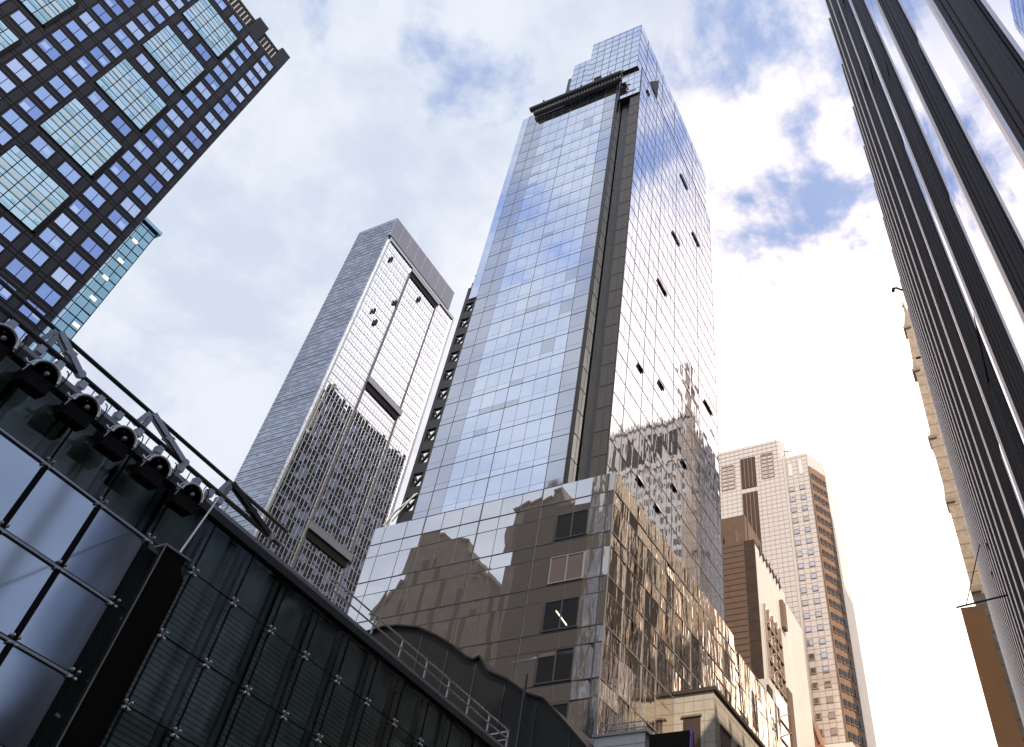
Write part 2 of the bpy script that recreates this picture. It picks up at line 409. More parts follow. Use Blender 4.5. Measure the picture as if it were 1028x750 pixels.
    tm = MB(); bars(tm, 'Y', 1.803 * c, [-1.06 * c, -1.02 * c], [Z(4.30), Z(4.37), Z(4.44), Z(4.50)], -1.1 * c, -.98 * c, Z(4.24), Z(4.555), .06, .06, 0, .08); part('mullions', tm, 'mullion_dark', T)
    tm = MB(); bars(tm, 'Y', 1.813 * c, [], zr, -1.04 * c, -.984 * c, 0, 0, .1, .12, 0, .05); bars(tm, 'Y', 1.813 * c, [-1.01 * c], [], 0, 0, Z(1.55), Z(4.5), .05, .1, 0, .04)
    part('panel_joints', tm, 'mullion_dark', T)
    # --- right wing (street side)
    wg = MB(); wg.box(-1.1 * c, -.98 * c, 1.842 * c, 2.955 * c, Z(1.52), Z(4.56)); part('wing_core', wg, 'dark_panel', T)
    majY = [1.81, 1.90, 2.044, 2.15, 2.364, 2.69, 2.96]
    us = []
    for p, q in zip(majY[:-1], majY[1:]):
        n = max(1, round((q - p) / .055)); us += [p + (q - p) * i / n for i in range(n)]
    us = [u * c for u in us] + [2.96 * c]
    zw = []
    zz = 1.50
    while zz < 4.52: zw += [Z(zz), Z(zz + .028)]; zz += .1075
    zw.append(Z(4.56))
    r = MB(); panes(r, 'X', -.98 * c, us, zw, .05, .004)
    part('curtain_wall', r, 'tower_glass_side', T, label='street side glass, paler, with open windows')
    rf = MB(); rf.box(-.9795 * c, -.972 * c, 1.812 * c, 1.842 * c, Z(1.5), Z(4.56))
    m = MB()
    bars(m, 'X', -.98 * c, [y * c for y in majY], zw[0::2], 1.81 * c, 2.96 * c, Z(1.5), Z(4.56), .09, .09, 0, .09)
    bars(m, 'X', -.98 * c, [u for u in us if min(abs(u - y * c) for y in majY) > .1], [], 0, 0, Z(1.5), Z(4.56), .025, .03, 0, .07)
    part('mullions', m, 'mullion_dark', T)
    # crown facade: front + side
    zc = frange(Z(4.56), Z(5.175), .075 * c); r = MB()
    panes(r, 'Y', 1.787 * c, [u * c for u in (-1.345, -1.30, -1.25, -1.20, -1.15, -1.10, -1.055, -1.0)], zc, .05, .006)
    panes(r, 'Y', 1.79 * c, [u * c for u in (-1.463, -1.42, -1.38, -1.345)], frange(Z(4.44), Z(4.965), .075 * c), .05, .006)
    part('curtain_wall', r, 'tower_glass', crown)
    r = MB(); panes(r, 'X', -1.0 * c, [1.787 * c] + us[1:], frange(Z(4.56), Z(5.175), .1025 * c), .05, .006)
    part('curtain_wall', r, 'tower_glass_side', crown)
    m = MB()
    bars(m, 'Y', 1.787 * c, [u * c for u in (-1.30, -1.25, -1.20, -1.15, -1.10, -1.055)], zc[1:-1], -1.345 * c, -1.0 * c, Z(4.56), Z(5.17), .1, .07, 0, .09)
    bars(m, 'Y', 1.79 * c, [u * c for u in (-1.42, -1.38)], frange(Z(4.44), Z(4.965), .075 * c)[1:-1], -1.463 * c, -1.345 * c, Z(4.44), Z(4.96), .1, .07, 0, .09)
    bars(m, 'X', -1.0 * c, [y * c for y in majY[1:-1]], frange(Z(4.56), Z(5.175), .1025 * c)[1:-1], 1.787 * c, 2.96 * c, Z(4.56), Z(5.17), .12, .08, 0, .1)
    part('mullions', m, 'mullion_dark', crown)
    vn = MB(); vn.add([(-.977 * c, 1.965 * c, Z(4.70)), (-.977 * c, 2.083 * c, Z(4.95)), (-.977 * c, 2.07 * c, Z(4.67)),
                       (-.99 * c, 1.965 * c, Z(4.70)), (-.99 * c, 2.083 * c, Z(4.95)), (-.99 * c, 2.07 * c, Z(4.67))],
                      ((0, 1, 2), (3, 5, 4), (0, 3, 4, 1), (1, 4, 5, 2), (2, 5, 3, 0)))
    vn.v = [(x - .018 * c, y, z) for x, y, z in vn.v]
    part('vent', vn, 'black', crown)
    vb = MB(); vb.box(-1.29 * c, -1.24 * c, 1.787 * c - .14, 1.787 * c - .02, Z(4.60), Z(4.625)); part('vent', vb, 'black', crown)
    # --- lower block
    lo = MB(); lo.box(-1.865 * c, -.937 * c, Yf, 2.93 * c, 0, Z(1.544)); lo.box(-1.865 * c, -.985 * c, 2.0 * c, 2.95 * c, Z(1.5), Z(1.546))
    part('podium', lo, 'core', T)
    ul = [-1.865, -1.82, -1.7265, -1.65, -1.5735, -1.497, -1.421, -1.3443, -1.2677, -1.191, -1.125, -1.068, -1.012, -.955, -.934]
    ul = [u * c for u in ul]
    maj_z = [Z(1.037 + .1465 * i) for i in range(-7, 4)]; mn_z = [z - .05 * c for z in maj_z]
    zl = sorted(maj_z + mn_z + [Z(1.546)]); zl = [z for z in zl if z > 0]
    r = MB(); panes(r, 'Y', Yf, ul[:13], zl, .05, .005); part('curtain_wall', r, 'tower_glass_low', T, label='brownish mirror glass of the lower block')
    r = MB(); panes(r, 'Y', Yf, ul[12:], zl, .05, .02); part('curtain_wall', r, 'corner_glass', T, label='rippled glass strip at the corner of the lower block')
    m = MB()
    bars(m, 'Y', Yf, [ul[i] for i in (3, 6, 9, 13)], maj_z, -1.865 * c, -.934 * c, 0, Z(1.546), .13, .10, 0, .1)
    bars(m, 'Y', Yf, [ul[i] for i in (1, 2, 4, 5, 7, 8, 11)], mn_z, -1.865 * c, -.934 * c, 0, Z(1.546), .045, .05, 0, .08)
    part('mullions', m, 'mullion_dark', T)
    ry = [1.79, 1.84, 1.90, 1.97, 2.044, 2.10, 2.15, 2.22, 2.29, 2.364, 2.44, 2.52, 2.60, 2.69, 2.78, 2.86, 2.93]
    ry = [y * c for y in ry]
    r = MB(); panes(r, 'X', -.934 * c, ry, zl, .05, .03); part('curtain_wall', r, 'tower_glass_wavy', T, label='street side glass of the lower block with rippled reflections')
    m = MB(); bars(m, 'X', -.934 * c, ry[0:-1:2], maj_z, 1.79 * c, 2.93 * c, 0, Z(1.546), .09, .12, 0, .11); bars(m, 'X', -.934 * c, [], mn_z, 1.79 * c, 2.93 * c, 0, 0, .05, .06, 0, .09)
    part('mullions', m, 'frame', T)
    # lower wing
    lw = MB(); lw.box(-1.5 * c, -.942 * c, 2.93 * c, 3.56 * c, 0, Z(1.50)); part('side_wing', lw, 'core', T)
    r = MB(); panes(r, 'X', -.94 * c, frange(2.932 * c, 3.56 * c, .07 * c), frange(0, Z(1.503), .1465 * c), .05, .05); part('curtain_wall', r, 'tower_glass_wavy', T)
    m = MB(); bars(m, 'X', -.94 * c, frange(2.932 * c, 3.56 * c, .14 * c), frange(Z(.2), Z(1.503), .1465 * c), 2.932 * c, 3.56 * c, 0, Z(1.503), .07, .07, 0, .09); part('mullions', m, 'frame', T)
    # windows of the lower block
    for i, (z0, z1) in enumerate([(1.335, 1.425), (1.187, 1.275), (1.040, 1.130), (.893, .983), (.745, .835)]):
        fr = MB(); x0, x1 = -1.125 * c, -1.012 * c
        a0, a1 = Z(z0), Z(z1)
        for bx in ((x0, x0 + .12, a0, a1), (x1 - .12, x1, a0, a1), (x0 + .12, x1 - .12, a0, a0 + .1), (x0 + .12, x1 - .12, a1 - .1, a1), (-1.070 * c, -1.066 * c, a0 + .1, a1 - .1)):
            fr.box(bx[0], bx[1], Yf - .2, Yf - .04, bx[2], bx[3])
        W = part('window', fr, 'frame' if i == 1 else 'mullion_dark', T, loc=((x0 + x1) / 2, Yf, a0), label=['dark window high on the lower block', 'window with drawn pinkish curtains', 'dark window with a lit strip lamp inside', 'dark window with a blind at its top', 'dark lowest window'][i])
        gl = MB(); gl.box(x0 + .1, x1 - .1, Yf - .14, Yf - .08, a0 + .08, a1 - .08)
        part('pane', gl, 'curtain' if i == 1 else 'win_dark', W)
        if i == 2:
            l = MB(); l.beam((-1.085 * c, Yf - .16, Z(1.098)), (-1.045 * c, Yf - .16, Z(1.048)), .03, .12); part('strip_lamp', l, 'lampglow', W)
        if i == 3:
            l = MB(); l.box(x0 + .12, -1.071 * c, Yf - .17, Yf - .15, a1 - .55, a1 - .1); part('blind', l, 'curtain', W)
    # open windows, street side
    sl = [(2.478, 2.599, 4.39), (2.368, 2.472, 3.625), (2.68, 2.80, 4.03), (2.195, 2.309, 3.005), (2.035, 2.086, 2.268), (2.247, 2.304, 2.365),
          (2.828, 2.945, 2.753), (2.517, 2.575, 2.135), (2.083, 2.138, 1.736), (2.41, 2.464, 1.935), (2.249, 2.298, 1.727), (1.93, 1.97, 4.50)]
    for i, (y0, y1, z) in enumerate(sl):
        s = .98; x = -.98 * c + .1
        w_ = MB(); zz = Z(z * s) + .3; a0, a1 = y0 * s * c, y1 * s * c
        w_.add([(x, a0, zz + .75), (x, a1, zz + .75), (x + .30, a1, zz + .02), (x + .30, a0, zz + .02), (x - .04, a0, zz + .75), (x - .04, a1, zz + .75), (x + .26, a1, zz), (x + .26, a0, zz)],
               ((0, 3, 2, 1), (4, 5, 6, 7), (0, 4, 7, 3), (1, 2, 6, 5), (0, 1, 5, 4), (3, 7, 6, 2)))
        o = part('open_window', w_, 'white_paint' if i in (8, 9, 10) else 'tower_glass_dull', T, loc=(x, a0, zz))
        hole = MB(); hole.box(x - .12, x + .01, a0, a1, zz - .02, zz + .42); part('opening', hole, 'black', o)
    return T
main_tower()

def gantry():
    x0, x1 = -1.69 * c, -1.082 * c; y = 1.755 * c
    T = thing('window_cleaning_gantry', 'long dark window cleaning gantry hung along the top of the tallest tower', 'gantry', ((x0 + x1) / 2, y, Z(4.46)))
    b = MB(); b.tube((x0, y, Z(4.468)), (x1, y, Z(4.468)), .6, 10); b.box(x0 + .3, x1 - .2, y - .2, y + .7, Z(4.475), Z(4.50)); part('beam', b, 'dark_steel', T)
    b = MB(); b.tube((x0 + 1.1, y + .2, Z(4.40)), (x1, y + .2, Z(4.405)), .45, 10); part('cradle_rail', b, 'dark_steel', T)
    b = MB()
    for i in range(30): x = x0 + 1.3 + (x1 - x0 - 1.8) * i / 29; b.beam((x, y + .1, Z(4.405)), (x + .3, y + .1, Z(4.46)), .15, .15)
    part('struts', b, 'steel', T)
    for f in (.14, .43, .56, .88):
        x = x0 + (x1 - x0) * f; b = MB(); b.beam((x, y, Z(4.48)), (x - .1, y, Z(4.53)), .3, .3); part('mast', b, 'dark_steel', T)
    b = MB(); b.beam((x1, y, Z(4.40)), (x1 + 1.8, y, Z(4.40)), .12, .2); b.beam((x1 - .5, y, Z(4.49)), (x1 + .4, y, Z(4.50)), .2, .2); part('arm', b, 'steel', T)
gantry()

# ------------------------------------------------------------------ second tower
def tower_two():
    c = 115.0
    def Z(v): return 1.6 + c * v
    T = thing('slab_skyscraper', 'second tower left of centre with ribbed grey end wall and finely gridded glass side', 'skyscraper', (-1.055 * c, .85 * c, 0))
    x1, x0, y0, y1 = -1.0 * c, -1.108 * c, .722 * c, .987 * c
    b = MB(); b.box(x0, x1 - .3, y0 + .2, y1, 0, Z(1.46)); part('tower_core', b, 'core', T)
    b = MB(); b.box(x0, x1 + .25, .718 * c, .960 * c, Z(1.462), Z(1.527)); cr = part('crown', b, 'tw2_crown', T)
    b = MB()
    for y in (.745, .775, .805, .835, .865, .895, .925): b.box(x1 + .25, x1 + .32, y * c - .1, y * c + .1, Z(1.466), Z(1.526))
    part('panel_joints', b, 'tw2_grid', cr)
    y0 = .7165 * c
    b = MB(); b.box(x0 - .02, x1 - .3, y0, y0 + 1.0, 0, Z(1.46)); b.box(x0 - .02, x1 + .24, y0, y0 + .16, Z(1.46), Z(1.5275)); part('end_wall', b, 'tw2_side', T)
    b = MB(); z = .5
    while z < 1.523:
        zz = Z(z)
        b.box(x0, x1 - (.32 if z < 1.455 else -.2), y0 - .05 - random.random() * .06, y0 - .003, zz, zz + .12)
        z += .0125
    part('ribs', b, 'tw2_side', T)
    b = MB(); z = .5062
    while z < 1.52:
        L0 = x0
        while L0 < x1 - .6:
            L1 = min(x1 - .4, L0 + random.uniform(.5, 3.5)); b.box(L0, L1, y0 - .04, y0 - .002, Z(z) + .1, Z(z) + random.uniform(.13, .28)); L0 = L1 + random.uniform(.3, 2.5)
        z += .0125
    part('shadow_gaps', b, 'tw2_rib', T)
    # street side
    y0 = .722 * c
    n = 30; us = [y0 + .3 + (y1 - y0 - .3) * i / n for i in range(n + 1)]; zs = frange(Z(.5), Z(1.452), .0232 * c / 1.0)
    zs2 = sorted(zs + [z + .95 for z in zs[:-1]])
    b = MB(); panes(b, 'X', x1 - .3, us, zs2, .05, .0035); part('curtain_wall', b, 'tw2_glass', T)
    b = MB(); bars(b, 'X', x1 - .3, us, [], 0, 0, Z(.5), Z(1.452), .14, .3, 0, .10); bars(b, 'X', x1 - .3, [], zs, us[0], us[-1], 0, 0, .3, .24, 0, .09); bars(b, 'X', x1 - .3, [], [z + .95 for z in zs[:-1]], us[0], us[-1], 0, 0, .3, .07, 0, .08)
    part('mullions', b, 'tw2_grid', T)
    b = MB(); b.box(x1 - .35, x1 + .12, y0, y0 + .5, Z(.5), Z(1.46)); b.box(x1 - .35, x1 + .12, y1 - .4, y1 + .1, Z(.5), Z(1.452)); b.box(x1 - .3, x1 + .1, y0, y1, Z(1.452), Z(1.461)); part('edge_frame', b, 'steel', T)
    b = MB()
    for y in (.812, .919): b.box(x1 - .3, x1 + .02, y * c - .28, y * c + .28, Z(.5), Z(1.43))
    part('pier', b, 'tw2_rib', T)
    for z in (1.432, 1.076, .730):
        b = MB(); b.box(x1 - .3, x1 + .05, .812 * c, .92 * c, Z(z) - .9, Z(z) + .9); o = part('recess', b, 'black', T)
        b = MB(); b.box(x1 - .3, x1 + .35, .812 * c, .925 * c, Z(z) + .9, Z(z) + 2.3); part('ledge', b, 'tw2_grid', o)
    for y, z in ((.745, 1.40), (.80, 1.31), (.86, 1.388), (.757, 1.235), (.772, 1.215)):
        b = MB(); b.box(x1 + .02, x1 + .3, y * c, y * c + .7, Z(z), Z(z) + 1.7); part('open_window', b, 'black', T)
tower_two()

# ------------------------------------------------------------------ dark tower upper left
def left_tower():
    c = 56.0
    def Z(v): return 1.6 + c * v
    SH = .018
    X = -1.0 * c
    T = thing('dark_office_tower', 'near black office tower at upper left with blue windows and large pale cyan window fields', 'office tower', (X - 8, 4, 0))
    def sh(mb): mb.v = [(x, y + SH * (z - Z(1.35)), z) for x, y, z in mb.v]; return mb
    b = MB(); b.box(X - 17, X, -.55 * c, .318 * c, 0, Z(1.515)); part('wall', sh(b), 'clad_dark', T)
    for y0, y1 in ((.228, .254), (.295, .318)):
        b = MB(); b.box(X - 2.2, X + .002, y0 * c, y1 * c, Z(1.515), Z(1.572)); part('parapet_pier', sh(b), 'clad_dark', T)
    b = MB(); b.box(X - .9, X - .5, -.3 * c, .318 * c, Z(1.515), Z(1.556)); part('parapet_screen', sh(b), 'white_paint', T)
    b = MB(); b.box(X - .88, X - .4, -.3 * c, .318 * c, Z(1.557), Z(1.563))
    y = -.3 * c
    while y < .31 * c: b.box(X - .48, X - .38, y, y + .28, Z(1.530), Z(1.557)); y += .45
    part('roof_louvres', sh(b), 'black', T)
    # joints
    j = MB(); rows = [1.341 + .0347 * i for i in range(-24, 5)]
    ycols = [.0235 + .0428 * i for i in range(-13, 7)]
    for r in rows:
        for dz in (-.0035, .0245): j.box(X - .01, X + .008, -.55 * c, .318 * c, Z(r + dz) - .05, Z(r + dz) + .05)
    for yc in ycols:
        for dy in (-.0025, .0285): j.box(X - .01, X + .010, yc * c + dy * c - .04, yc * c + dy * c + .04, Z(.45), Z(1.515))
    part('panel_joints', sh(j), 'clad_joint', T)
    bigs = []
    for z0 in (1.376, 1.237, 1.098, .959, .82): bigs += [(.143, .2285, z0)]
    for z0 in (1.376, 1.237, 1.098, .959): bigs += [(-.034, .0515, z0 + .0), (-.21, -.12, z0)]
    def inbig(y, z): return any(a - .006 < y < b_ + .006 and zz - .01 < z < zz + .095 for a, b_, zz in bigs)
    # one window, then copies
    wv = MB(); w, h = .0268 * c, .0215 * c
    wv.box(X - .02, X + .02, 0, w, 0, h)
    fr = MB()
    for q in ((0, .02, 0, h), (w - .02, w, 0, h), (w * .52 - .025, w * .52 + .025, 0, h), (.02, w - .02, 0, .02), (.02, w - .02, h - .02, h)): fr.box(X + .0, X + .04, q[0], q[1], q[2], q[3])
    sh_v = MB(); sh_v.quad((X + .024, w * .56, h * .1), (X + .024, w * .93, h * .1), (X + .024, w * .93, h * .55), (X + .024, w * .56, h * .55))
    def mk(name, mb, m, parent=None):
        me = bpy.data.meshes.new(name); me.from_pydata([(p[0] - X, p[1], p[2]) for p in mb.v], [], mb.f); me.materials.append(M[m]); me.update()
        o = bpy.data.objects.new(name, me); C.objects.link(o)
        if parent: o.parent = parent
        return o
    cells = []
    for yc in ycols:
        for r in rows:
            if inbig(yc + .013, r + .01) or yc < -.12 or r < .58: continue
            cells.append((yc, r))
    # keep the hundred that show largest (inside the frame), the rest as one part
    def proj(p):
        v = CAMR.transposed() @ (Vector(p) - Vector((0, 0, 1.6))); return (632.77 + 799.78 * v.x / -v.z, 352.53 - 799.78 * v.y / -v.z)
    vis = []; rest = []
    for yc, r in cells:
        px, py = proj((X, (yc + .013) * c, Z(r)))
        (vis if -8 < px < 300 and -8 < py < 340 else rest).append((px, yc, r))
    vis.sort(); 
    keep = vis[:100]; rest += vis[100:]
    first = mk('window', wv, 'win_blue', T); ff = mk('frame', fr, 'clad_joint', first); blind = mk('blind', sh_v, 'win_blue_light', first)
    variants = [first.data, first.data.copy(), first.data.copy()]
    variants[1].materials[0] = M['win_blue_light']; variants[2].materials[0] = M['win_blue_deep']
    for i, (_, yc, r) in enumerate(keep):
        o = first if i == 0 else first.copy()
        if i: C.objects.link(o); o.parent = T; f2 = ff.copy(); C.objects.link(f2); f2.parent = o
        if i:
            t = random.random(); o.data = variants[0 if t < .5 else (1 if t < .75 else 2)]
            if random.random() < .45: bl = blind.copy(); C.objects.link(bl); bl.parent = o; bl.location = (0, random.choice((0, -.5 * w + .03)), random.uniform(-.1, .25))
        o.location = Vector((X, yc * c + SH * (Z(r) - Z(1.35)), Z(r))) - wloc(T)
    b = MB()
    for _, yc, r in rest: b.box(X - .02, X + .02, yc * c, yc * c + w, Z(r), Z(r) + h)
    part('window', sh(b), 'win_blue', T, kind='stuff')
    for a, b_, z0 in bigs:
        y0, y1, z1 = a * c, b_ * c, Z(z0 + .0855); z00 = Z(z0)
        p_ = MB(); n = 5; m_ = 6
        ys = [y0 + (y1 - y0) * t / n for t in range(n + 1)]; zs = [z00 + (z1 - z00) * t for t in (0, .14, .27, .41, .50, .64, .77, .86, 1)]
        panes(p_, 'X', X, ys, zs, .06, .004)
        dp = MB()
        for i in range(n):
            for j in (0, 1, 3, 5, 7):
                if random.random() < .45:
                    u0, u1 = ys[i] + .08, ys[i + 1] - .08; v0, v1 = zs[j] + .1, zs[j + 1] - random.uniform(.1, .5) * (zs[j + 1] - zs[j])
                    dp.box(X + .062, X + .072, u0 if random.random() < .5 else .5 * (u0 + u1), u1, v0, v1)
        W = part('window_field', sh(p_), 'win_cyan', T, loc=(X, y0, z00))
        part('darker_panes', sh(dp), 'win_cyan_deep', W)  # panes picked at random in a deeper cyan
        f = MB(); bars(f, 'X', X, ys, zs, y0, y1, z00, z1, .07, .05, .02, .08); part('mullions', sh(f), 'clad_joint', W)
        f = MB()
        for t0, t1 in ((.29, .385), (.52, .62)): f.box(X + .07, X + .08, y0 + .1, y1 - .1, z00 + (z1 - z00) * t0, z00 + (z1 - z00) * t1)
        part('floor_band', sh(f), 'cyan_band', W)
        f = MB(); f.box(X, X + .10, y0 - .02, y1 + .02, z1, z1 + .06); f.box(X, X + .16, y1, y1 + .22, z00, z1); part('reveal', sh(f), 'clad_joint', W)
    return T
left_tower()

def teal_block():
    c = 57.0
    def Z(v): return 1.6 + c * v
    X = -1.0 * c
    T = thing('teal_glass_block', 'narrow teal glass block attached behind the near black office tower', 'office block', (X - 5, .31 * c, 0))
    y0, y1 = .26 * c, .338 * c
    b = MB(); b.box(X - 12, X, y0, y1, 0, Z(.968)); part('wall', b, 'core', T)
    ys = [y0 + (y1 - y0) * t / 6 for t in range(7)]; zs = frange(Z(.3), Z(.968), .0165 * c)
    b = MB(); panes(b, 'X', X, ys, zs, .05, .006); part('curtain_wall', b, 'win_teal', T)
    b = MB(); panes(b, 'X', X, [y1 - .030 * c, y1 - .0245 * c], zs, .06, .006); part('curtain_wall', b, 'win_cyan', T)
    b = MB(); bars(b, 'X', X, ys, zs, y0, y1, Z(.3), Z(.968), .05, .08, 0, .08); part('mullions', b, 'clad_joint', T)
    b = MB(); b.box(X - 12, X + .3, y0, y1 + .25, Z(.968), Z(.974)); part('roof', b, 'win_teal', T)
    for y, z in ((.318, .88), (.322, .80), (.317, .84), (.327, .75), (.316, .925)):
        l = MB(); l.box(X + .08, X + .1, y * c, y * c + .5, Z(z), Z(z) + .3); part('ceiling_lamp', l, 'lampglow', T)
teal_block()

# ------------------------------------------------------------------ lobby building lower left (point-fixed glass)
c = 18.0
def lobby():
    c = 18.0; X = -18.0
    def zz(row, y): return 1.6 + c * (.5955 - .093 * row) - .047 * (y - 0)
    T = thing('glass_pavilion', 'low dark building at bottom left with bolted square glass panels, louvres and roof floodlights', 'building', (X - 6, 10, 0))
    ys = [c * (.407 + .0820 * i) for i in range(-8, 14)]          # panel joints
    yend = 1.512 * c
    ys = [y for y in ys if y < yend] + [yend]
    dark_split = c * .571
    def roofz(y): return 1.6 + c * .690 - .047 * y
    b = MB(); Y0 = ys[0]
    b.add([(X - .55, Y0, 0), (X - .55, yend, 0), (X - .55, yend, roofz(yend)), (X - .55, Y0, roofz(Y0)), (X - 20, Y0, 0), (X - 20, yend, 0), (X - 20, yend, roofz(yend)), (X - 20, Y0, roofz(Y0))],
          ((0, 1, 2, 3), (4, 7, 6, 5), (1, 5, 6, 2), (0, 3, 7, 4), (3, 2, 6, 7)))
    part('wall', b, 'louvre_back', T)
    rows = [-1, 0, 1, 2, 3, 4, 5]
    mir = MB(); clr = MB(); lv = MB(); post = MB(); jt = MB(); rod = MB()
    nodes = MB(); arm = MB(); fixpts = []
    for i in range(len(ys) - 1):
        y0, y1 = ys[i], ys[i + 1]
        for r in rows:
            za0, za1 = zz(r, y0), zz(r, y1); zb0, zb1 = zz(r + 1, y0), zz(r + 1, y1)
            if r == -1: za0, za1 = roofz(y0) - .25, roofz(y1) - .25; zb0, zb1 = zz(0, y0), zz(0, y1)
            mirror = y1 < dark_split + .1 and r >= 0
            mb = mir if mirror else clr
            g = .02; a, b_ = random.gauss(0, .002), random.gauss(0, .002)
            mb.quad((X - a - b_, y0 + g, zb0 + g), (X + a - b_, y1 - g, zb1 + g), (X + a + b_, y1 - g, za1 - g), (X - a + b_, y0 + g, za0 - g))
            if not mirror and y1 > 4:
                # louvre slats behind
                n = 13 if r > -1 else 15
                for s in range(n):
                    t = (s + .5) / n; z0_ = zb0 + (za0 - zb0) * t; z1_ = zb1 + (za1 - zb1) * t
                    if y0 < dark_split + .1 and r >= 0: continue
                    yy0, yy1 = y0 + .05, y1 - .30; hh = .053
                    lv.add([(X - .30, yy0, z0_ - hh), (X - .30, yy1, z1_ - hh), (X - .30, yy1, z1_ + hh), (X - .30, yy0, z0_ + hh), (X - .40, yy0, z0_ + hh + .03), (X - .40, yy1, z1_ + hh + .03)],
                           ((0, 1, 2, 3), (3, 2, 5, 4)))
            if y1 > 4 and not mirror and not (y0 < dark_split + .1 and r >= 0):
                post.box(X - .36, X - .22, y1 - .27, y1 - .12, zb1, za1)
        for r in rows[1:]:
            z = zz(r, y1)
            if y1 > yend - .01: continue
            fixpts.append((y1, z))
    for y in ys[1:-1]: jt.box(X - .03, X + .012, y - .022, y + .022, zz(6, y), roofz(y) - .25)
    for y in ys[1:-1]:
        if y < dark_split + .1: jt.box(X + .012, X + .05, y - .05, y + .05, zz(6, y), zz(0, y) - .12)
    for r in rows[1:]:
        z0, z1 = zz(r, Y0), zz(r, yend); h = .02
        jt.add([(X + .014, Y0, z0 - h), (X + .014, yend, z1 - h), (X + .014, yend, z1 + h), (X + .014, Y0, z0 + h)], ((0, 1, 2, 3),))
    trim = MB()
    for r in (0, 1, 2, 3):
        za, zb_ = zz(r, Y0), zz(r, dark_split)
        trim.beam((X + .04, Y0, za - .05), (X + .04, dark_split, zb_ - .05), .05, .05)
    part('mirror_glazing', mir, 'lobby_mirror', T); part('clear_glazing', clr, 'lobby_glass', T)
    part('louvre_slats', lv, 'louvre', T); part('louvre_posts', post, 'louvre_post', T)
    part('joints', jt, 'black', T); part('glazing_bars', trim, 'steel', T)
    for dy, dz in ((-.075, .075), (.075, .075), (-.075, -.075), (.075, -.075)):
        nodes.tube((X - .02, dy, dz), (X + .07, dy, dz), .036, 8); nodes.beam((X + .03, 0, 0), (X + .03, dy, dz), .03, .04)
    nodes.tube((X - .4, 0, 0), (X + .02, 0, 0), .03, 6)
    fixpts = [p for p in fixpts if p[0] > 3.5][:100]
    first = part('point_fixing', nodes, 'steel', T, True, loc=(X, 0, 0)); first.location = Vector((X, fixpts[0][0], fixpts[0][1])) - wloc(T)
    for (yy, z_) in fixpts[1:]:
        o = first.copy(); C.objects.link(o); o.parent = T; o.location = Vector((X, yy, z_)) - wloc(T)
    # bits of steel in the dark gap
    b = MB()
    for k in range(16):
        y = dark_split + random.uniform(.25, 1.0); z = random.uniform(3, 11.4); b.beam((X - .3, y, z), (X - .3, y + .12, z + random.uniform(-.05, .08)), .05, .06)
    part('gap_fittings', b, 'steel', T)
    # roof edge gutter, soffit
    b = MB()
    def edge(b, xa, xb, dz0, dz1, ya=Y0, yb=yend):
        b.add([(x, y, roofz(y) + dz) for y in (ya, yb) for x in (xa, xb) for dz in (dz0, dz1)], ((0, 1, 3, 2), (4, 6, 7, 5), (0, 4, 5, 1), (2, 3, 7, 6), (0, 2, 6, 4), (1, 5, 7, 3)))
    edge(b, X - .5, X + .12, -.24, -.02); part('soffit', b, 'dark_steel', T)
    b = MB(); edge(b, X + .02, X + .10, -.03, .10); edge(b, X - 20, X + .02, -.02, .06); part('gutter', b, 'gutter', T)
    return T, roofz, X, yend
LT, roofz, LX, LYE = lobby()

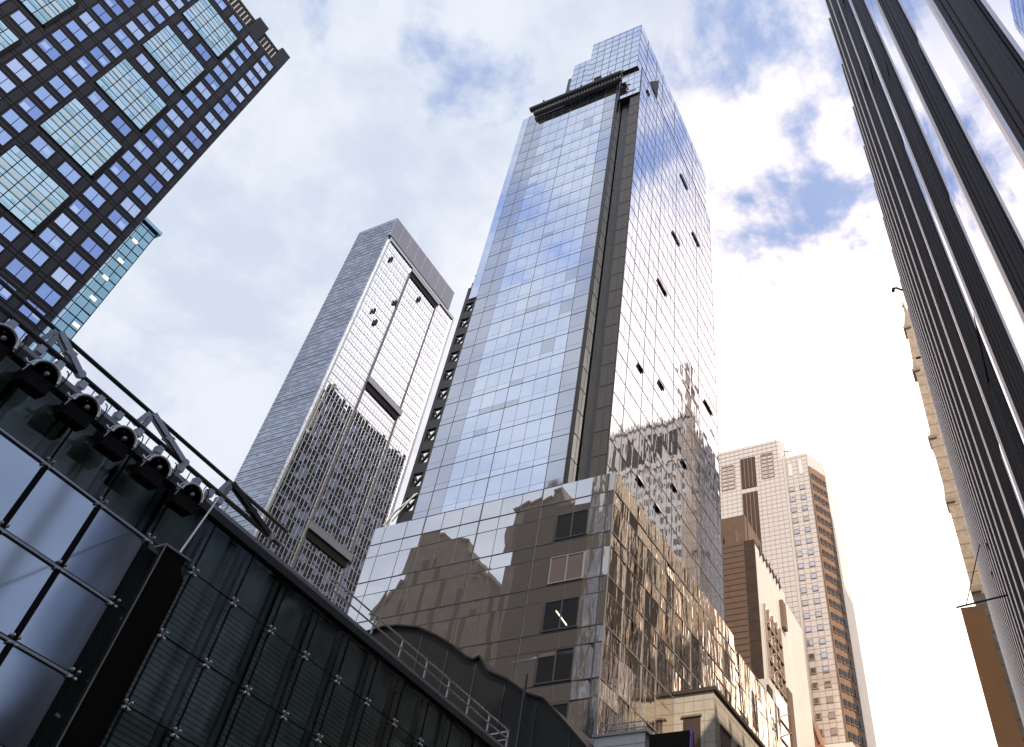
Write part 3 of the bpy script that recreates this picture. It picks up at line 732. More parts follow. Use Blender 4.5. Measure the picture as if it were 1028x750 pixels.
def floodlights():
    X = LX; n = 6
    proto = None
    for i in range(n):
        y = 4.80 + 1.106 * i; z = roofz(y) - .556
        if proto is None:
            T = thing('floodlight', 'x', 'floodlight', (X + .45, y, z), 'floodlights along the roof edge of the glass pavilion')
            # hood: half drum open towards the street
            b = MB(); r = .31; pts = [(-r * math.cos(math.pi * k / 12), r * math.sin(math.pi * k / 12)) for k in range(13)]
            w = .34
            def P(u, v, d): return (X + .45 + d, y + u, z + v)
            vs = []; fs = []
            for d in (-.25, .2):
                for u, v in pts: vs.append(P(u, v, d))
            for k in range(12): fs.append((k, k + 1, 14 + k, 13 + k))
            fs.append(tuple(range(13)))
            b.add(vs, fs); part('hood', b, 'black', T)
            b = MB()
            for (p, q) in zip(pts[:-1], pts[1:]): b.tube(P(p[0] * 1.04, p[1] * 1.04, .22), P(q[0] * 1.04, q[1] * 1.04, .22), .035, 6)
            for (p, q) in zip(pts[:-1], pts[1:]): b.tube(P(p[0] * 1.16, p[1] * 1.22, .10), P(q[0] * 1.16, q[1] * 1.22, .10), .022, 6)
            part('rim', b, 'steel', T)
            b = MB(); b.box(X + .25, X + .60, y - .33, y + .30, z - .34, z - .02); part('visor', b, 'black', T)
            b = MB(); b.sphere((X + .60, y + .04, z + .09), .065); b.tube((X + .45, y + .04, z + .09), (X + .58, y + .04, z + .09), .05, 8); part('bulb', b, 'steel', T, True)
            b = MB(); b.tube(P(-.33, .04, .2), P(-.46, -.01, .22), .03, 6); b.tube(P(-.46, -.01, .22), P(-.53, .03, .22), .045, 6); b.beam(P(-.37, .0, .2), P(-.41, -.22, .2), .02, .05); b.beam(P(0, .31, .05), P(.02, .5, -.2), .05, .05)
            part('bracket', b, 'steel', T)
            b = MB(); cp = [P(.33 + .1 * math.sin(k * .5), .15 + .30 * math.cos(k * .55), .15 + .05 * math.sin(k)) for k in range(8)]; b.path(cp, .014, 5); part('cable', b, 'black', T)
            proto = T; o = T
        else:
            o = proto.copy(); C.objects.link(o); o.location = (X + .45, y, z)
            for ch in proto.children:
                q = ch.copy(); C.objects.link(q); q.parent = o
        lab = ['hooded black floodlight on the roof edge, cut by the left picture edge', 'hooded black floodlight on the roof edge, below the nearest roof bracket', 'hooded black floodlight on the roof edge, third counted from the left', 'hooded black floodlight on the roof edge, just left of the middle roof bracket', 'hooded black floodlight on the roof edge, below the middle roof bracket', 'hooded black floodlight on the roof edge, beside the top of the hanging cable'][i]
        o['label'] = lab
floodlights()

def roof_rail():
    X = LX
    T = thing('roof_track', 'pair of dark steel tubes on triangular brackets along the pavilion roof', 'roof rail', (X, 8, roofz(8)))
    def r1(y): return (X, y, 1.6 + c * .744 - .047 * y)
    def r2(y): return (X + .02, y, 1.6 + c * .716 - .047 * y)
    b = MB(); b.tube(r1(.15 * c), r1(.775 * c), .055, 8); part('upper_tube', b, 'dark_steel', T, True)
    b = MB(); b.tube(r2(.12 * c), r2(.772 * c), .065, 8); part('lower_tube', b, 'dark_steel', T, True)
    for k, (ya, yf) in enumerate(((.323, .373), (.484, .56), (.645, .748))):
        a = Vector(r1(ya * c)); f = Vector(r2(yf * c)); 
        b = MB(); b.beam(a, f, .16, .14); b.beam(a + Vector((0, -.12, -.06)), f + Vector((0, -.25, 0)), .05, .05)
        m_ = a.lerp(f, .5); b.beam(m_ - Vector((0, .12, .0)), m_ + Vector((0, .12, .0)), .17, .16)
        O = part('bracket', b, 'steel' if k < 2 else 'dark_steel', T, loc=a)
        b = MB(); q = Vector((a.x - .25, a.y - .06 * 1, roofz(a.y) + .05)); b.beam(a, (a.x - .2, a.y - .02, roofz(a.y) + .12), .12, .12); b.beam(a + Vector((0, -.1, -.02)), Vector(r2(ya * c - .22)) + Vector((-.1, 0, 0)), .1, .1); b.tube(Vector(f) + Vector((-.05, .0, -.0)), Vector(f) + Vector((.1, 0, 0)), .1, 8)
        part('arm', b, 'steel', O)
    b = MB()
    y = .27 * c
    while y < .64 * c:
        p = Vector(r2(y)); b.box(p.x - .1, p.x + .1, y, y + .16, p.z - .30, p.z - .10); b.tube((p.x, y + .4, p.z), (p.x - .05, y + .42, roofz(y) + .1), .015, 5); y += random.uniform(.35, .8)
    part('junction_boxes', b, 'steel', T)
    T = thing('roof_railing', 'white metal guard railing along the pavilion roof edge', 'railing', (X, 20, roofz(20)))
    ya, yb = .90 * c, 1.506 * c
    b = MB()
    for h in (.82, .52): b.tube((X + .1, ya, roofz(ya) + h - .1), (X + .1, yb, roofz(yb) + h - .1), .028, 6)
    b.tube((X + .1, yb, roofz(yb) + .72), (X - 1.0, yb + .1, roofz(yb) + .72), .028, 6); b.tube((X + .1, yb, roofz(yb) + .42), (X - 1.0, yb + .1, roofz(yb) + .42), .028, 6)
    part('rails', b, 'white_paint', T, True)
    for yy in (.947, 1.021, 1.107, 1.189, 1.269, 1.344, 1.424, 1.504):
        b = MB(); b.box(X + .07, X + .13, yy * c - .03, yy * c + .03, roofz(yy * c) + .1, roofz(yy * c) + .74); part('post', b, 'white_paint', T)
    T = thing('hanging_sign', 'dark olive box sign hanging vertically in front of the glass pavilion', 'sign', (-14, 8.9, 4))
    b = MB(); b.box(-14.05, -13.95, 8.33, 8.86, -.2, 9.62); b.prism([(8.33, 3.0), (8.05, 3.2), (8.05, 7.55), (8.20, 7.75), (8.17, 7.95), (8.33, 8.1)][:2] + [(8.33, 3.2)], lambda p: (-14.04, p[0], p[1]), lambda p: (-13.96, p[0], p[1]))
    part('front_face', b, 'olive', T)
    b = MB(); b.prism([(8.87, -.2), (8.87, 9.62), (8.95, 9.58), (8.95, 9.48), (9.12, 9.30), (9.12, 9.1), (9.12, -.2)], lambda p: (-14.10, p[0], p[1]), lambda p: (-14.22, p[0], p[1]))
    part('side_face', b, 'olive', T)
    b = MB(); b.box(-14.25, -13.93, 8.32, 8.95, 9.62, 9.66); b.box(-13.95, -13.93, 8.325, 8.345, 0, 9.62); part('edge_trim', b, 'frame', T)
    b = MB(); b.tube((-14.1, 8.75, 9.65), (-17.6, 11.2, roofz(11.2) + .1), .022, 6)
    tag(part('cable', b, 'steel'), 'thin pale cable from the roof edge down to the dark olive sign', 'cable')
roof_rail()

# ------------------------------------------------------------------ curved dark hall between pavilion and tower
def hall():
    Y = 50.0
    T = thing('curved_roof_hall', 'black curved roof building between the glass pavilion and the tallest tower', 'building', (-38, Y, 0))
    pts = [(-70, 0), (-70, 33), (-52, 33.2), (-47.4, 33.7), (-45.8, 33.55), (-43.5, 33.0), (-41.3, 31.9), (-39.5, 30.8), (-37.9, 29.6), (-37.2, 29.3), (-36.7, 29.5), (-35.7, 28.2), (-33.8, 27.3), (-32.0, 26.0), (-30.4, 25.4), (-28.5, 23.6), (-26.6, 21.7), (-25.6, 20.4), (-25.6, 0)]
    pts = [(-70, 0), (-70, 32.6)] + pts[2:]
    b = MB(); b.prism(pts[::-1], lambda p: (p[0], Y, p[1]), lambda p: (p[0], Y + 9, p[1])); part('wall', b, 'hall', T)
    b = MB()
    for (p, q) in zip(pts[2:-2], pts[3:-1]): b.beam((p[0], Y - .12, p[1] + .02), (q[0], Y - .12, q[1] + .02), .3, .14)
    part('roof_edge', b, 'hall', T)
    b = MB()
    for x in (-43, -40, -37, -34, -31, -28): b.box(x - .03, x + .03, Y - .05, Y, 5, {-43: 32.3, -40: 30.8, -37: 29, -34: 27, -31: 25.2, -28: 22.8}[x])
    part('panel_joints', b, 'mullion_dark', T)
    b = MB(); b.tube((-31.8, Y - .6, 10), (-31.8, Y - .6, 27.2), .1, 8); tag(part('pole', b, 'dark_steel'), 'thin dark pole standing in front of the black curved roof building', 'pole')
hall()

# ------------------------------------------------------------------ white stone building, balcony, dark box
c = 34.0
def stone_block():
    T = thing('cream_stone_building', 'low cream stone building with a dark cornice at the foot of the tallest tower', 'building', (-.86 * c, 2.6 * c, 0))
    x0, x1, y0, y1 = -.932 * c, -.80 * c, 2.29 * c, 3.45 * c
    b = MB(); b.box(x0, x1, y0, y1, 0, Z(1.045)); part('wall', b, 'stone_pale', T)
    b = MB(); b.box(x0, x1 + .25, y0 - .2, y1, Z(1.045), Z(1.056)); part('cornice', b, 'brown_dark', T)
    b = MB()
    for k in range(12): z = Z(1.02 - .031 * k); b.box(x0, x1 + .004, y0 - .012, y0 - .001, z, z + .03); b.box(x1 + .001, x1 + .012, y0, y1, z, z + .03)
    for k in range(3): x = x0 + (x1 - x0) * (k + 1) / 4; b.box(x, x + .03, y0 - .013, y0 - .001, 20, Z(1.045))
    for k in range(18): y = y0 + 2.1 * (k + .5); b.box(x1 + .001, x1 + .013, y, y + .03, 20, Z(1.045))
    part('stone_joints', b, 'stone_joint', T)
    b = MB(); b.box(-.9 * c, -.845 * c, y0 - .03, y0 + .02, Z(.80), Z(.974)); W = part('window', b, 'brown_dark', T)
    b = MB(); b.box(-.905 * c, -.84 * c, y0 - .14, y0, Z(.974), Z(.98)); part('lintel', b, 'stone_joint', W)
    y = 2.338 * c
    while y < y1 - 4:
        b = MB(); b.box(x1 - .02, x1 + .03, y, y + .095 * c, Z(.80), Z(.958)); W = part('window', b, 'brown_dark', T)
        b = MB(); b.box(x1, x1 + .12, y - .1, y + .095 * c + .1, Z(.958), Z(.963)); part('lintel', b, 'stone_joint', W); y += .16 * c
    T = thing('white_box_balcony', 'small white stone box with a thin metal rail, at the foot of the tallest tower', 'balcony', (-.775 * c, 1.6 * c, 0))
    b = MB(); b.box(-.835 * c, -.715 * c, 1.6 * c, 1.76 * c, 0, Z(.662)); part('wall', b, 'white_paint', T)
    b = MB(); b.box(-.84 * c, -.71 * c, 1.596 * c, 1.765 * c, Z(.662), Z(.667)); part('coping', b, 'frame', T)
    b = MB(); 
    for h in (.678, .69): b.tube((-.825 * c, 1.61 * c, Z(h)), (-.722 * c, 1.61 * c, Z(h)), .05, 6); b.tube((-.722 * c, 1.61 * c, Z(h)), (-.722 * c, 1.72 * c, Z(h)), .05, 6)
    for i in range(5): x = -.825 * c + i * .0257 * c; b.tube((x, 1.61 * c, Z(.667)), (x, 1.61 * c, Z(.69)), .04, 6)
    part('railing', b, 'steel', T)
    b = MB()
    for z in (.64, .615, .59): b.box(-.835 * c, -.715 * c, 1.6 * c - .012, 1.6 * c - .001, Z(z), Z(z) + .04)
    part('stone_joints', b, 'stone_joint', T)
    T = thing('dark_sign_box', 'dark olive box sign with a purple ribbon beside the cream stone building', 'sign', (-.65 * c, 1.6 * c, 0))
    b = MB(); b.box(-.705 * c, -.612 * c, 1.6 * c, 1.62 * c, Z(.55), Z(.655)); part('panel', b, 'olive', T)
    b = MB(); b.box(-.66 * c, -.65 * c, 1.605 * c, 1.615 * c, 0, Z(.55)); part('post', b, 'dark_steel', T)
    b = MB(); b.path([(-.611 * c, 1.6 * c - .05, Z(.657)), (-.6085 * c, 1.6 * c - .1, Z(.645)), (-.611 * c, 1.6 * c - .05, Z(.62)), (-.606 * c, 1.6 * c - .1, Z(.59)), (-.608 * c, 1.6 * c - .1, Z(.55))], .12, 6); part('ribbon', b, 'purple', T)
stone_block()

# ------------------------------------------------------------------ middle distance buildings on the left of the street
def mid():
    T = thing('brown_clad_building', 'brown clad mid-rise with a dark vertical strip and rooftop boxes, behind the tallest tower', 'building', (-1.43 * c, 4.6 * c, 0))
    y = 4.5 * c
    b = MB(); b.box(-1.7 * c, -1.336 * c, y, 5.1 * c, 0, Z(3.04)); part('wall', b, 'brown_clad', T)
    b = MB(); b.box(-1.336 * c, -1.262 * c, y + .15, 5.1 * c, 0, Z(3.035)); part('corner_strip', b, 'brown_dark', T)
    b = MB(); z = 1.2
    while z < 3.03: b.box(-1.7 * c, -1.337 * c, y - .03, y - .001, Z(z), Z(z) + .16); z += .041
    z = 1.2
    while z < 3.03: b.box(-1.336 * c, -1.2625 * c, y + .12, y + .149, Z(z), Z(z) + .3); z += .125
    part('cladding_joints', b, 'brown_dark', T)
    b = MB(); b.box(-1.7 * c, -1.39 * c, y + .5, 4.9 * c, Z(3.04), Z(3.15)); b.box(-1.7 * c, -1.352 * c, 4.62 * c, 5.0 * c, Z(3.04), Z(3.33)); part('rooftop_box', b, 'brown_clad', T)
    b = MB(); b.tube((-1.31 * c, y + 1, Z(3.04)), (-1.31 * c, y + 1, Z(3.22)), .12, 6); b.tube((-1.47 * c, y + .2, Z(3.04)), (-1.47 * c, y + .2, Z(3.10)), .1, 6); part('antenna', b, 'dark_steel', T)
    T = thing('white_walled_building', 'sunlit white walled building with a glazed lattice strip, right of the brown clad one', 'building', (-1.3 * c, 5 * c, 0))
    b = MB(); b.box(-1.33 * c, -1.26 * c, 4.512 * c, 5.2 * c, 0, Z(3.0)); part('wall', b, 'white_wall', T)
    b = MB(); b.box(-1.4 * c, -1.255 * c, 5.2 * c, 5.62 * c, 0, Z(2.93)); part('rear_wall', b, 'white_wall', T)
    b = MB(); b.box(-1.2595 * c, -1.250 * c, 4.575 * c, 4.93 * c, 0, Z(2.60)); L_ = part('lattice_strip', b, 'granite_pane', T)
    b = MB(); z = 1.2; k = 0
    while z < 2.58:
        fbox(b, 'X', -1.25 * c, 4.575 * c, 4.93 * c, Z(z), Z(z) + .35, .01, .4)
        b.beam((-1.25 * c + .2, 4.58 * c, Z(z)), (-1.25 * c + .2, 4.75 * c, Z(z + .115)), .2, .22); b.beam((-1.25 * c + .2, 4.92 * c, Z(z)), (-1.25 * c + .2, 4.75 * c, Z(z + .115)), .2, .22)
        z += .115
    for yy in (4.58, 4.66, 4.75, 4.84, 4.925): fbox(b, 'X', -1.25 * c, yy * c - .12, yy * c + .12, Z(1.2), Z(2.6), .01, .34)
    part('lattice', b, 'granite_joint', L_)
    b = MB(); b.box(-1.262 * c, -1.235 * c, 5.02 * c, 5.10 * c, Z(2.66), Z(2.86)); part('grey_duct', b, 'brown_clad', T)
    b = MB()
    for k in range(7): yy = 4.6 * c + k * 2.6; zz_ = Z(2.98); b.tube((-1.262 * c, yy, zz_ - 1), (-1.255 * c, yy + .4, zz_ + 1.6 + random.random()), .14, 6); b.box(-1.275 * c, -1.25 * c, yy, yy + .9, zz_, zz_ + .7)
    part('roof_clutter', b, 'dark_steel', T)
    T = thing('lattice_annex', 'small glazed annex with brown piers below the white walled building', 'building', (-1.12 * c, 4.3 * c, 0))
    x = -1.10 * c
    b = MB(); b.box(x - 3, x, 4.02 * c, 4.48 * c, 0, Z(1.86)); part('wall', b, 'white_wall', T)
    b = MB(); b.box(x, x + .4, 3.96 * c, 4.03 * c, 0, Z(1.80)); part('pier', b, 'brown_dark', T)
    b = MB(); b.box(x, x + .35, 4.36 * c, 4.45 * c, 0, Z(1.95)); part('pier', b, 'brown_clad', T)
    b = MB(); b.box(x, x + .1, 4.12 * c, 4.36 * c, 0, Z(1.84)); G = part('glazing', b, 'granite_pane', T)
    b = MB(); z = 1.2
    while z < 1.8: fbox(b, 'X', x + .1, 4.12 * c, 4.36 * c, Z(z), Z(z) + .22, .01, .2); b.beam((x + .25, 4.13 * c, Z(z)), (x + .25, 4.35 * c, Z(z + .1)), .12, .15); z += .1
    part('lattice', b, 'granite_joint', G)
    T = thing('brick_gable_building', 'small orange brick gabled building at the foot of the pale granite tower', 'building', (-1.2 * c, 5.7 * c, 0))
    b = MB(); yb = 5.7 * c
    b.prism([(-1.36 * c, 0), (-1.18 * c, 0), (-1.18 * c, Z(2.10)), (-1.235 * c, Z(2.14)), (-1.285 * c, Z(2.34)), (-1.36 * c, Z(2.36))], lambda p: (p[0], yb, p[1]), lambda p: (p[0], yb + 8, p[1])); part('wall', b, 'brick', T)
    b = MB(); b.box(-1.23 * c, -1.02 * c, yb + .3, yb + 8, 0, Z(2.13)); part('parapet', b, 'white_wall', T)
    b = MB(); b.beam((-1.285 * c, yb - .1, Z(2.345)), (-1.235 * c, yb - .1, Z(2.145)), .5, .3); part('coping', b, 'stone_joint', T)
mid()

# ------------------------------------------------------------------ pale granite tower down the street
def back_tower():
    Y = 6.1 * c
    T = thing('pale_granite_tower', 'tall pale pinkish tower down the street with square windows and a brown chamfered bay', 'skyscraper', (-1.4 * c, 6.6 * c, 0))
    b = MB()
    b.prism([(-2.4, 6.1), (-1.346, 6.1), (-1.346, 6.9), (-2.4, 6.9)], lambda p: (p[0] * c, p[1] * c, 0), lambda p: (p[0] * c, p[1] * c, Z(4.955))); b.prism([(-2.4, 6.1), (-1.405, 6.1), (-1.346, 6.18), (-1.346, 6.9), (-2.4, 6.9)], lambda p: (p[0] * c, p[1] * c, Z(4.955)), lambda p: (p[0] * c, p[1] * c, Z(5.20))); part('rear_block', b, 'granite', T)
    b = MB()
    b.prism([(-1.344, 6.105), (-1.13, 6.105), (-1.03, 6.32), (-1.03, 6.8), (-1.344, 6.8)], lambda p: (p[0] * c, p[1] * c, 0), lambda p: (p[0] * c, p[1] * c, Z(4.955))); part('front_block', b, 'granite', T)
    # street side facing, sunlight on the wall put into its white colour
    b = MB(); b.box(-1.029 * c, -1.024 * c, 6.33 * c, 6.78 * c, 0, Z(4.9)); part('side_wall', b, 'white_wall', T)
    # grid of joints
    j = MB(); st = .048
    us = [x * c for x in [-2.04 + st * i for i in range(15)]]
    bars(j, 'Y', Y, us, [Z(1.9 + st * i) for i in range(69)], -2.1 * c, -1.37 * c, Z(1.9), Z(4.95), .10, .10, 0, .05); bars(j, 'Y', Y, us[:-1], [Z(1.9 + st * i) for i in range(64, 69)], -2.1 * c, -1.405 * c, Z(4.95), Z(5.19), .10, .10, 0, .05)
    us2 = [x * c for x in (-1.335, -1.285, -1.235, -1.185, -1.135)]
    bars(j, 'Y', 6.105 * c, us2, [Z(1.9 + st * i) for i in range(64)], -1.344 * c, -1.13 * c, Z(1.9), Z(4.95), .10, .10, 0, .05)
    part('panel_joints', j, 'granite_joint', T)
    # chamfer between blocks joints
    # louvre strips
    for z0, z1 in ((4.69, 5.05), (3.5, 4.63)):
        b = MB(); b.box(-1.79 * c, -1.64 * c, Y - .2, Y - .07, Z(z0), Z(z1)); o = part('louvre_strip', b, 'brown_dark', T, loc=(-1.72 * c, Y, Z(z0)))
        b = MB()
        for t in (.25, .5, .75): x = (-1.79 + .15 * t) * c; b.box(x - .12, x + .12, Y - .3, Y - .2, Z(z0), Z(z1))
        part('fins', b, 'bay_brown', o)
    b = MB(); b.box(-1.32 * c, -1.285 * c, 6.105 * c - .15, 6.105 * c - .07, Z(4.72), Z(4.87)); b.box(-1.22 * c, -1.185 * c, 6.105 * c - .15, 6.105 * c - .07, Z(4.72), Z(4.89)); part('tall_opening', b, 'white_wall', T)
    # windows on the front block: two columns
    wv = MB(); s = .040 * c; wv.box(-s / 2, s / 2, -.12, -.03, 0, s); fr = MB()
    for q in ((-s / 2 - .16, -s / 2, -.16, s + .16), (s / 2, s / 2 + .16, -.16, s + .16), (-s / 2, s / 2, -.16, 0), (-s / 2, s / 2, s, s + .16)): fr.box(q[0], q[1], -.2, -.03, q[2], q[3])
    def mk(name, mb, m, parent):
        me = bpy.data.meshes.new(name); me.from_pydata(mb.v, [], mb.f); me.materials.append(M[m]); me.update()
        o = bpy.data.objects.new(name, me); C.objects.link(o); o.parent = parent; return o
    w0 = mk('square_window', wv, 'granite_pane', T); f0 = mk('frame', fr, 'granite_joint', w0); first = True
    for i in range(23):
        for x in (-1.31, -1.21):
            if first: o = w0; first = False
            else:
                o = w0.copy(); C.objects.link(o); o.parent = T; f2 = f0.copy(); C.objects.link(f2); f2.parent = o
            o.location = Vector((x * c, 6.105 * c, Z(4.55 - .116 * i))) - wloc(T)
    # framed window blocks high on the rear block
    for (x0, x1, z0, z1) in ((-1.99, -1.86, 4.72, 5.0), (-1.58, -1.46, 4.76, 5.05)):
        b = MB(); us = [x0 * c, (x0 + x1) / 2 * c, x1 * c]; zs = frange(Z(z0), Z(z1), .046 * c)
        bars(b, 'Y', Y, us, zs, x0 * c, x1 * c, Z(z0), Z(z1), .26, .26, .06, .2); part('window_frame', b, 'granite_joint', T)
    # brown chamfered bay with window rows
    P0, P1 = Vector((-1.128 * c, 6.10 * c, 0)), Vector((-1.028 * c, 6.31 * c, 0)); d = (P1 - P0).normalized(); nrm = Vector((d.y, -d.x, 0)); Lc = (P1 - P0).length
    b = MB(); b.prism([(0, 0), (Lc, 0), (Lc, .3), (0, .3)], lambda p: tuple(P0 + d * p[0] + nrm * p[1] + Vector((0, 0, Z(1.9)))), lambda p: tuple(P0 + d * p[0] + nrm * p[1] + Vector((0, 0, Z(4.79)))))
    BY = part('chamfered_bay', b, 'bay_brown', T)
    ang = math.atan2(d.y, d.x)
    ww = Lc * .17; wh = .052 * c
    wv = MB(); wv.box(0, ww, -.5, -.28, 0, wh); fr = MB(); fr.box(-.05, ww + .05, -.56, -.29, -.12, -.001)
    w1 = mk('window', wv, 'win_dark', BY); s1 = mk('sill', fr, 'granite_joint', w1); first = True
    for i in range(24):
        for k in range(4):
            if first: o = w1; first = False
            else:
                o = w1.copy(); C.objects.link(o); o.parent = BY; f2 = s1.copy(); C.objects.link(f2); f2.parent = o
            p = P0 + d * (Lc * (.06 + .235 * k)); p.z = Z(4.655 - .1175 * i)
            o.location = p - wloc(BY); o.rotation_euler = (0, 0, ang)
    b = MB(); b.prism([(-1.4, 6.13), (-1.36, 6.2), (-1.36, 6.3), (-1.4, 6.3)], lambda p: (p[0] * c, p[1] * c, Z(4.96)), lambda p: (p[0] * c, p[1] * c, Z(5.195))); part('crown_chamfer', b, 'granite_joint', T)
    b = MB()
    for k in range(4): b.beam((-1.35 * c + k, 6.1 * c, Z(4.96)), (-1.33 * c + k * .9, 6.1 * c, Z(5.03)), .15, .15)
    b.tube((-1.345 * c, 6.1 * c, Z(5.03)), (-1.26 * c, 6.1 * c, Z(5.01)), .12, 6)
    part('roof_crane', b, 'dark_steel', T)
back_tower()

# ------------------------------------------------------------------ right building with vertical fins
ZR = 72.0; XF = 1.5; SP = .0615 * ZR; YB = .418 * ZR
def fin_building():
    XG = XF + .23
    y_end = YB + SP * 25
    T = thing('dark_fin_building', 'dark building rising along the right edge with vertical metal fins and strips of mirror glass', 'building', (XF + 9, 40, 0))
    b = MB(); b.box(XG, XF + 20, -20, y_end, 0, ZR - 1.0); part('wall', b, 'black', T)
    a = MB(); zs = [0, 8, 16, 24.5, 33, 41.5, 50, 58.5, 67, ZR - 1.0]
    ks = list(range(-9, 26))
    near = {-1: 25.8, -2: 21.3, -3: 16.6, -4: 12.1, -5: 8.0, -6: 4.87, -7: 1.2, -8: -3.2, -9: -7.6, -10: -12}
    def fy(k): return near[k] if k < 0 else YB + SP * k
    for k in ks:
        y0 = fy(k - 1); y1 = fy(k)
        for i in range(len(zs) - 1):
            m = 4 if k < 4 else 1
            q = random.gauss(0, .012)
            # slightly bowed pane
            for j in range(m):
                t0, t1 = j / m, (j + 1) / m
                def off(t): return .03 + .02 * math.sin(math.pi * t) + q * t
                a.quad((XG - off(t0), y0 + (y1 - y0) * t0, zs[i]), (XG - off(t0), y0 + (y1 - y0) * t0, zs[i + 1]), (XG - off(t1), y0 + (y1 - y0) * t1, zs[i + 1]), (XG - off(t1), y0 + (y1 - y0) * t1, zs[i]))
    part('curtain_wall', a, 'fin_glass', T, True)
    b = MB()
    for z in zs[1:-1]: b.box(XG - .045, XG - .01, -8, y_end, z - .018, z + .018)
    part('floor_joints', b, 'mullion_dark', T)
    # one fin profile (plan), extruded
    t = .32
    prof = [(0, 0), (0, .10), (.03, .10), (.03, t - .1), (.10, t), (XG - XF + .0, t), (XG - XF, -.015), (.15, -.015), (.14, .01), (.09, .01), (.08, .03), (.04, .03), (.03, 0)]
    def fin_mesh():
        mb = MB(); mb.prism(prof, lambda p: (p[0], p[1], 0), lambda p: (p[0], p[1], ZR)); return mb
    mb = fin_mesh(); me = bpy.data.meshes.new('fin'); me.from_pydata(mb.v, [], mb.f); me.materials.append(M['fin']); me.update()
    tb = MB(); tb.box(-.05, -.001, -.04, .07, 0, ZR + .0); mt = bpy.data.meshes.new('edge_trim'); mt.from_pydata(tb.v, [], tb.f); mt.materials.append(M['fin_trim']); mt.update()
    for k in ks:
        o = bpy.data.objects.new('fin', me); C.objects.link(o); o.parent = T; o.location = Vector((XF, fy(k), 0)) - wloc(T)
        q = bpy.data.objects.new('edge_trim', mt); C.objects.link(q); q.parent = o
    b = MB()
    for (k, z) in ((4, 30), (6, 33), (5, 22), (8, 28)):
        y = YB + SP * k; b.box(XF - .1, XF + .02, y - .5, y - .1, z, z + .12)
    part('clips', b, 'white_paint', T)
    y = YB + SP * 6.5
    T = thing('curved_arm_lamp', 'small curved arm fitting sticking out from the top of the dark fin building', 'lamp', (XF, y, ZR - 4))
    b = MB(); b.path([(XF + .3, y, ZR - 4.6), (XF - .2, y, ZR - 4.2), (XF - .6, y, ZR - 3.7), (XF - .9, y, ZR - 3.7)], .11, 8); part('arm', b, 'black', T)
    b = MB(); b.tube((XF - .9, y, ZR - 3.65), (XF - 1.0, y, ZR - 4.1), .17, 8); part('head', b, 'black', T)
fin_building()

def stone_tower_right():
    Y = 180.0; k = 180 / 190
    T = thing('gothic_stone_tower', 'weathered cream stone tower with a pinnacle, peeking out behind the dark fin building', 'tower', (16, Y + 16, 0))
    x0, x1, y0, y1, h = 2.9, 40, Y, Y + 38, 172.0
    b = MB(); b.box(x0, x1, y0, y1, 0, h); part('wall', b, 'stone_refl', T)
    prof = [(-1.3, 0), (-1.1, 60), (-.9, 88), (-.95, 100), (-1.3, 103), (-1.0, 106), (-.9, 117), (-.85, 128), (-1.25, 130), (-.7, 134), (-.65, 148), (-1.0, 151), (-.1, 153), (.25, 165), (.6, 176), (.2, 178), (.7, 181), (1.2, 188), (1.5, 195), (1.1, 197), (1.9, 200), (2.6, 203), (2.9, 207), (3.1, 209), (3.4, 206), (4.0, 200), (4.0, 0)]
    prof = [(x * k + .5 * min(1, z / 60), z * k) for x, z in prof]
    b = MB(); b.prism(prof[::-1], lambda p: (p[0], Y - .6, p[1]), lambda p: (p[0], Y + 3.5, p[1])); BT = part('corner_buttress', b, 'stone_warm', T)
    b = MB()
    for x, z in ((-.1, 98), (-.0, 122.5), (.1, 143), (1.0, 168), (2.0, 186)): b.box(x - .7, x + 1.6, Y - 1.0, Y + 3.9, z - .5, z + .4)
    part('cornice', b, 'stone_joint', BT)
    b = MB()
    for i in range(46): z = 10 + i * 3.7; b.box(x_at(prof, z) + .1, x_at(prof, z) + 3, Y - .63, Y - .6, z, z + .3)
    part('stone_courses', b, 'stone_joint', BT)
    b = MB(); b.tube((3.2, Y + .3, 191), (3.2, Y + .3, 199), .4, 8, .08); b.sphere((3.2, Y + .3, 196.5), .5); part('pinnacle', b, 'stone_warm', T)
    w = MB(); z = 40; st = 3.1
    while z < h - 18:
        y = y0 + 4.5
        while y < y1 - 2: w.box(x0 - .05, x0, y - .75, y + .75, z, z + 2.2); y += st
        x = x0 + 4
        while x < x1 - 2: w.box(x - .75, x + .75, y0 - .05, y0, z, z + 2.2); x += st
        z += 3.9
    part('window', w, 'win_dark', T, kind='stuff')
    w = MB(); y = y0 + 5
    while y < y1 - 3: w.box(x0 - .06, x0, y - 1.5, y + 1.5, h - 14, h - 3.5); y += 5.2
    x = x0 + 4.5
    while x < x1 - 3: w.box(x - 1.5, x + 1.5, y0 - .06, y0, h - 14, h - 3.5); x += 5.2
    part('arcade_opening', w, 'black', T, kind='stuff')
    b = MB(); b.box(x0 - .6, x1 + .6, y0 - .6, y1 + .6, h, h + 1.0); b.box(x0 - .35, x1 + .3, y0 - .35, y1 + .3, h - 16.5, h - 15.5)
    x = x0 + 3
    while x < x1: b.box(x - .8, x + .8, y0 - .4, y0 + 1, h + 1, h + 2.4); x += 3.2
    y = y0 + 5
    while y < y1: b.box(x0 - .4, x0 + 1, y - .8, y + .8, h + 1, h + 2.4); y += 3.2
    part('parapet', b, 'stone_refl', T)
def x_at(prof, z):
    for (x0, z0), (x1, z1) in zip(prof[:-1], prof[1:]):
        if z0 <= z <= z1: return x0 + (x1 - x0) * (z - z0) / max(1e-6, z1 - z0)
    return prof[0][0]
stone_tower_right()

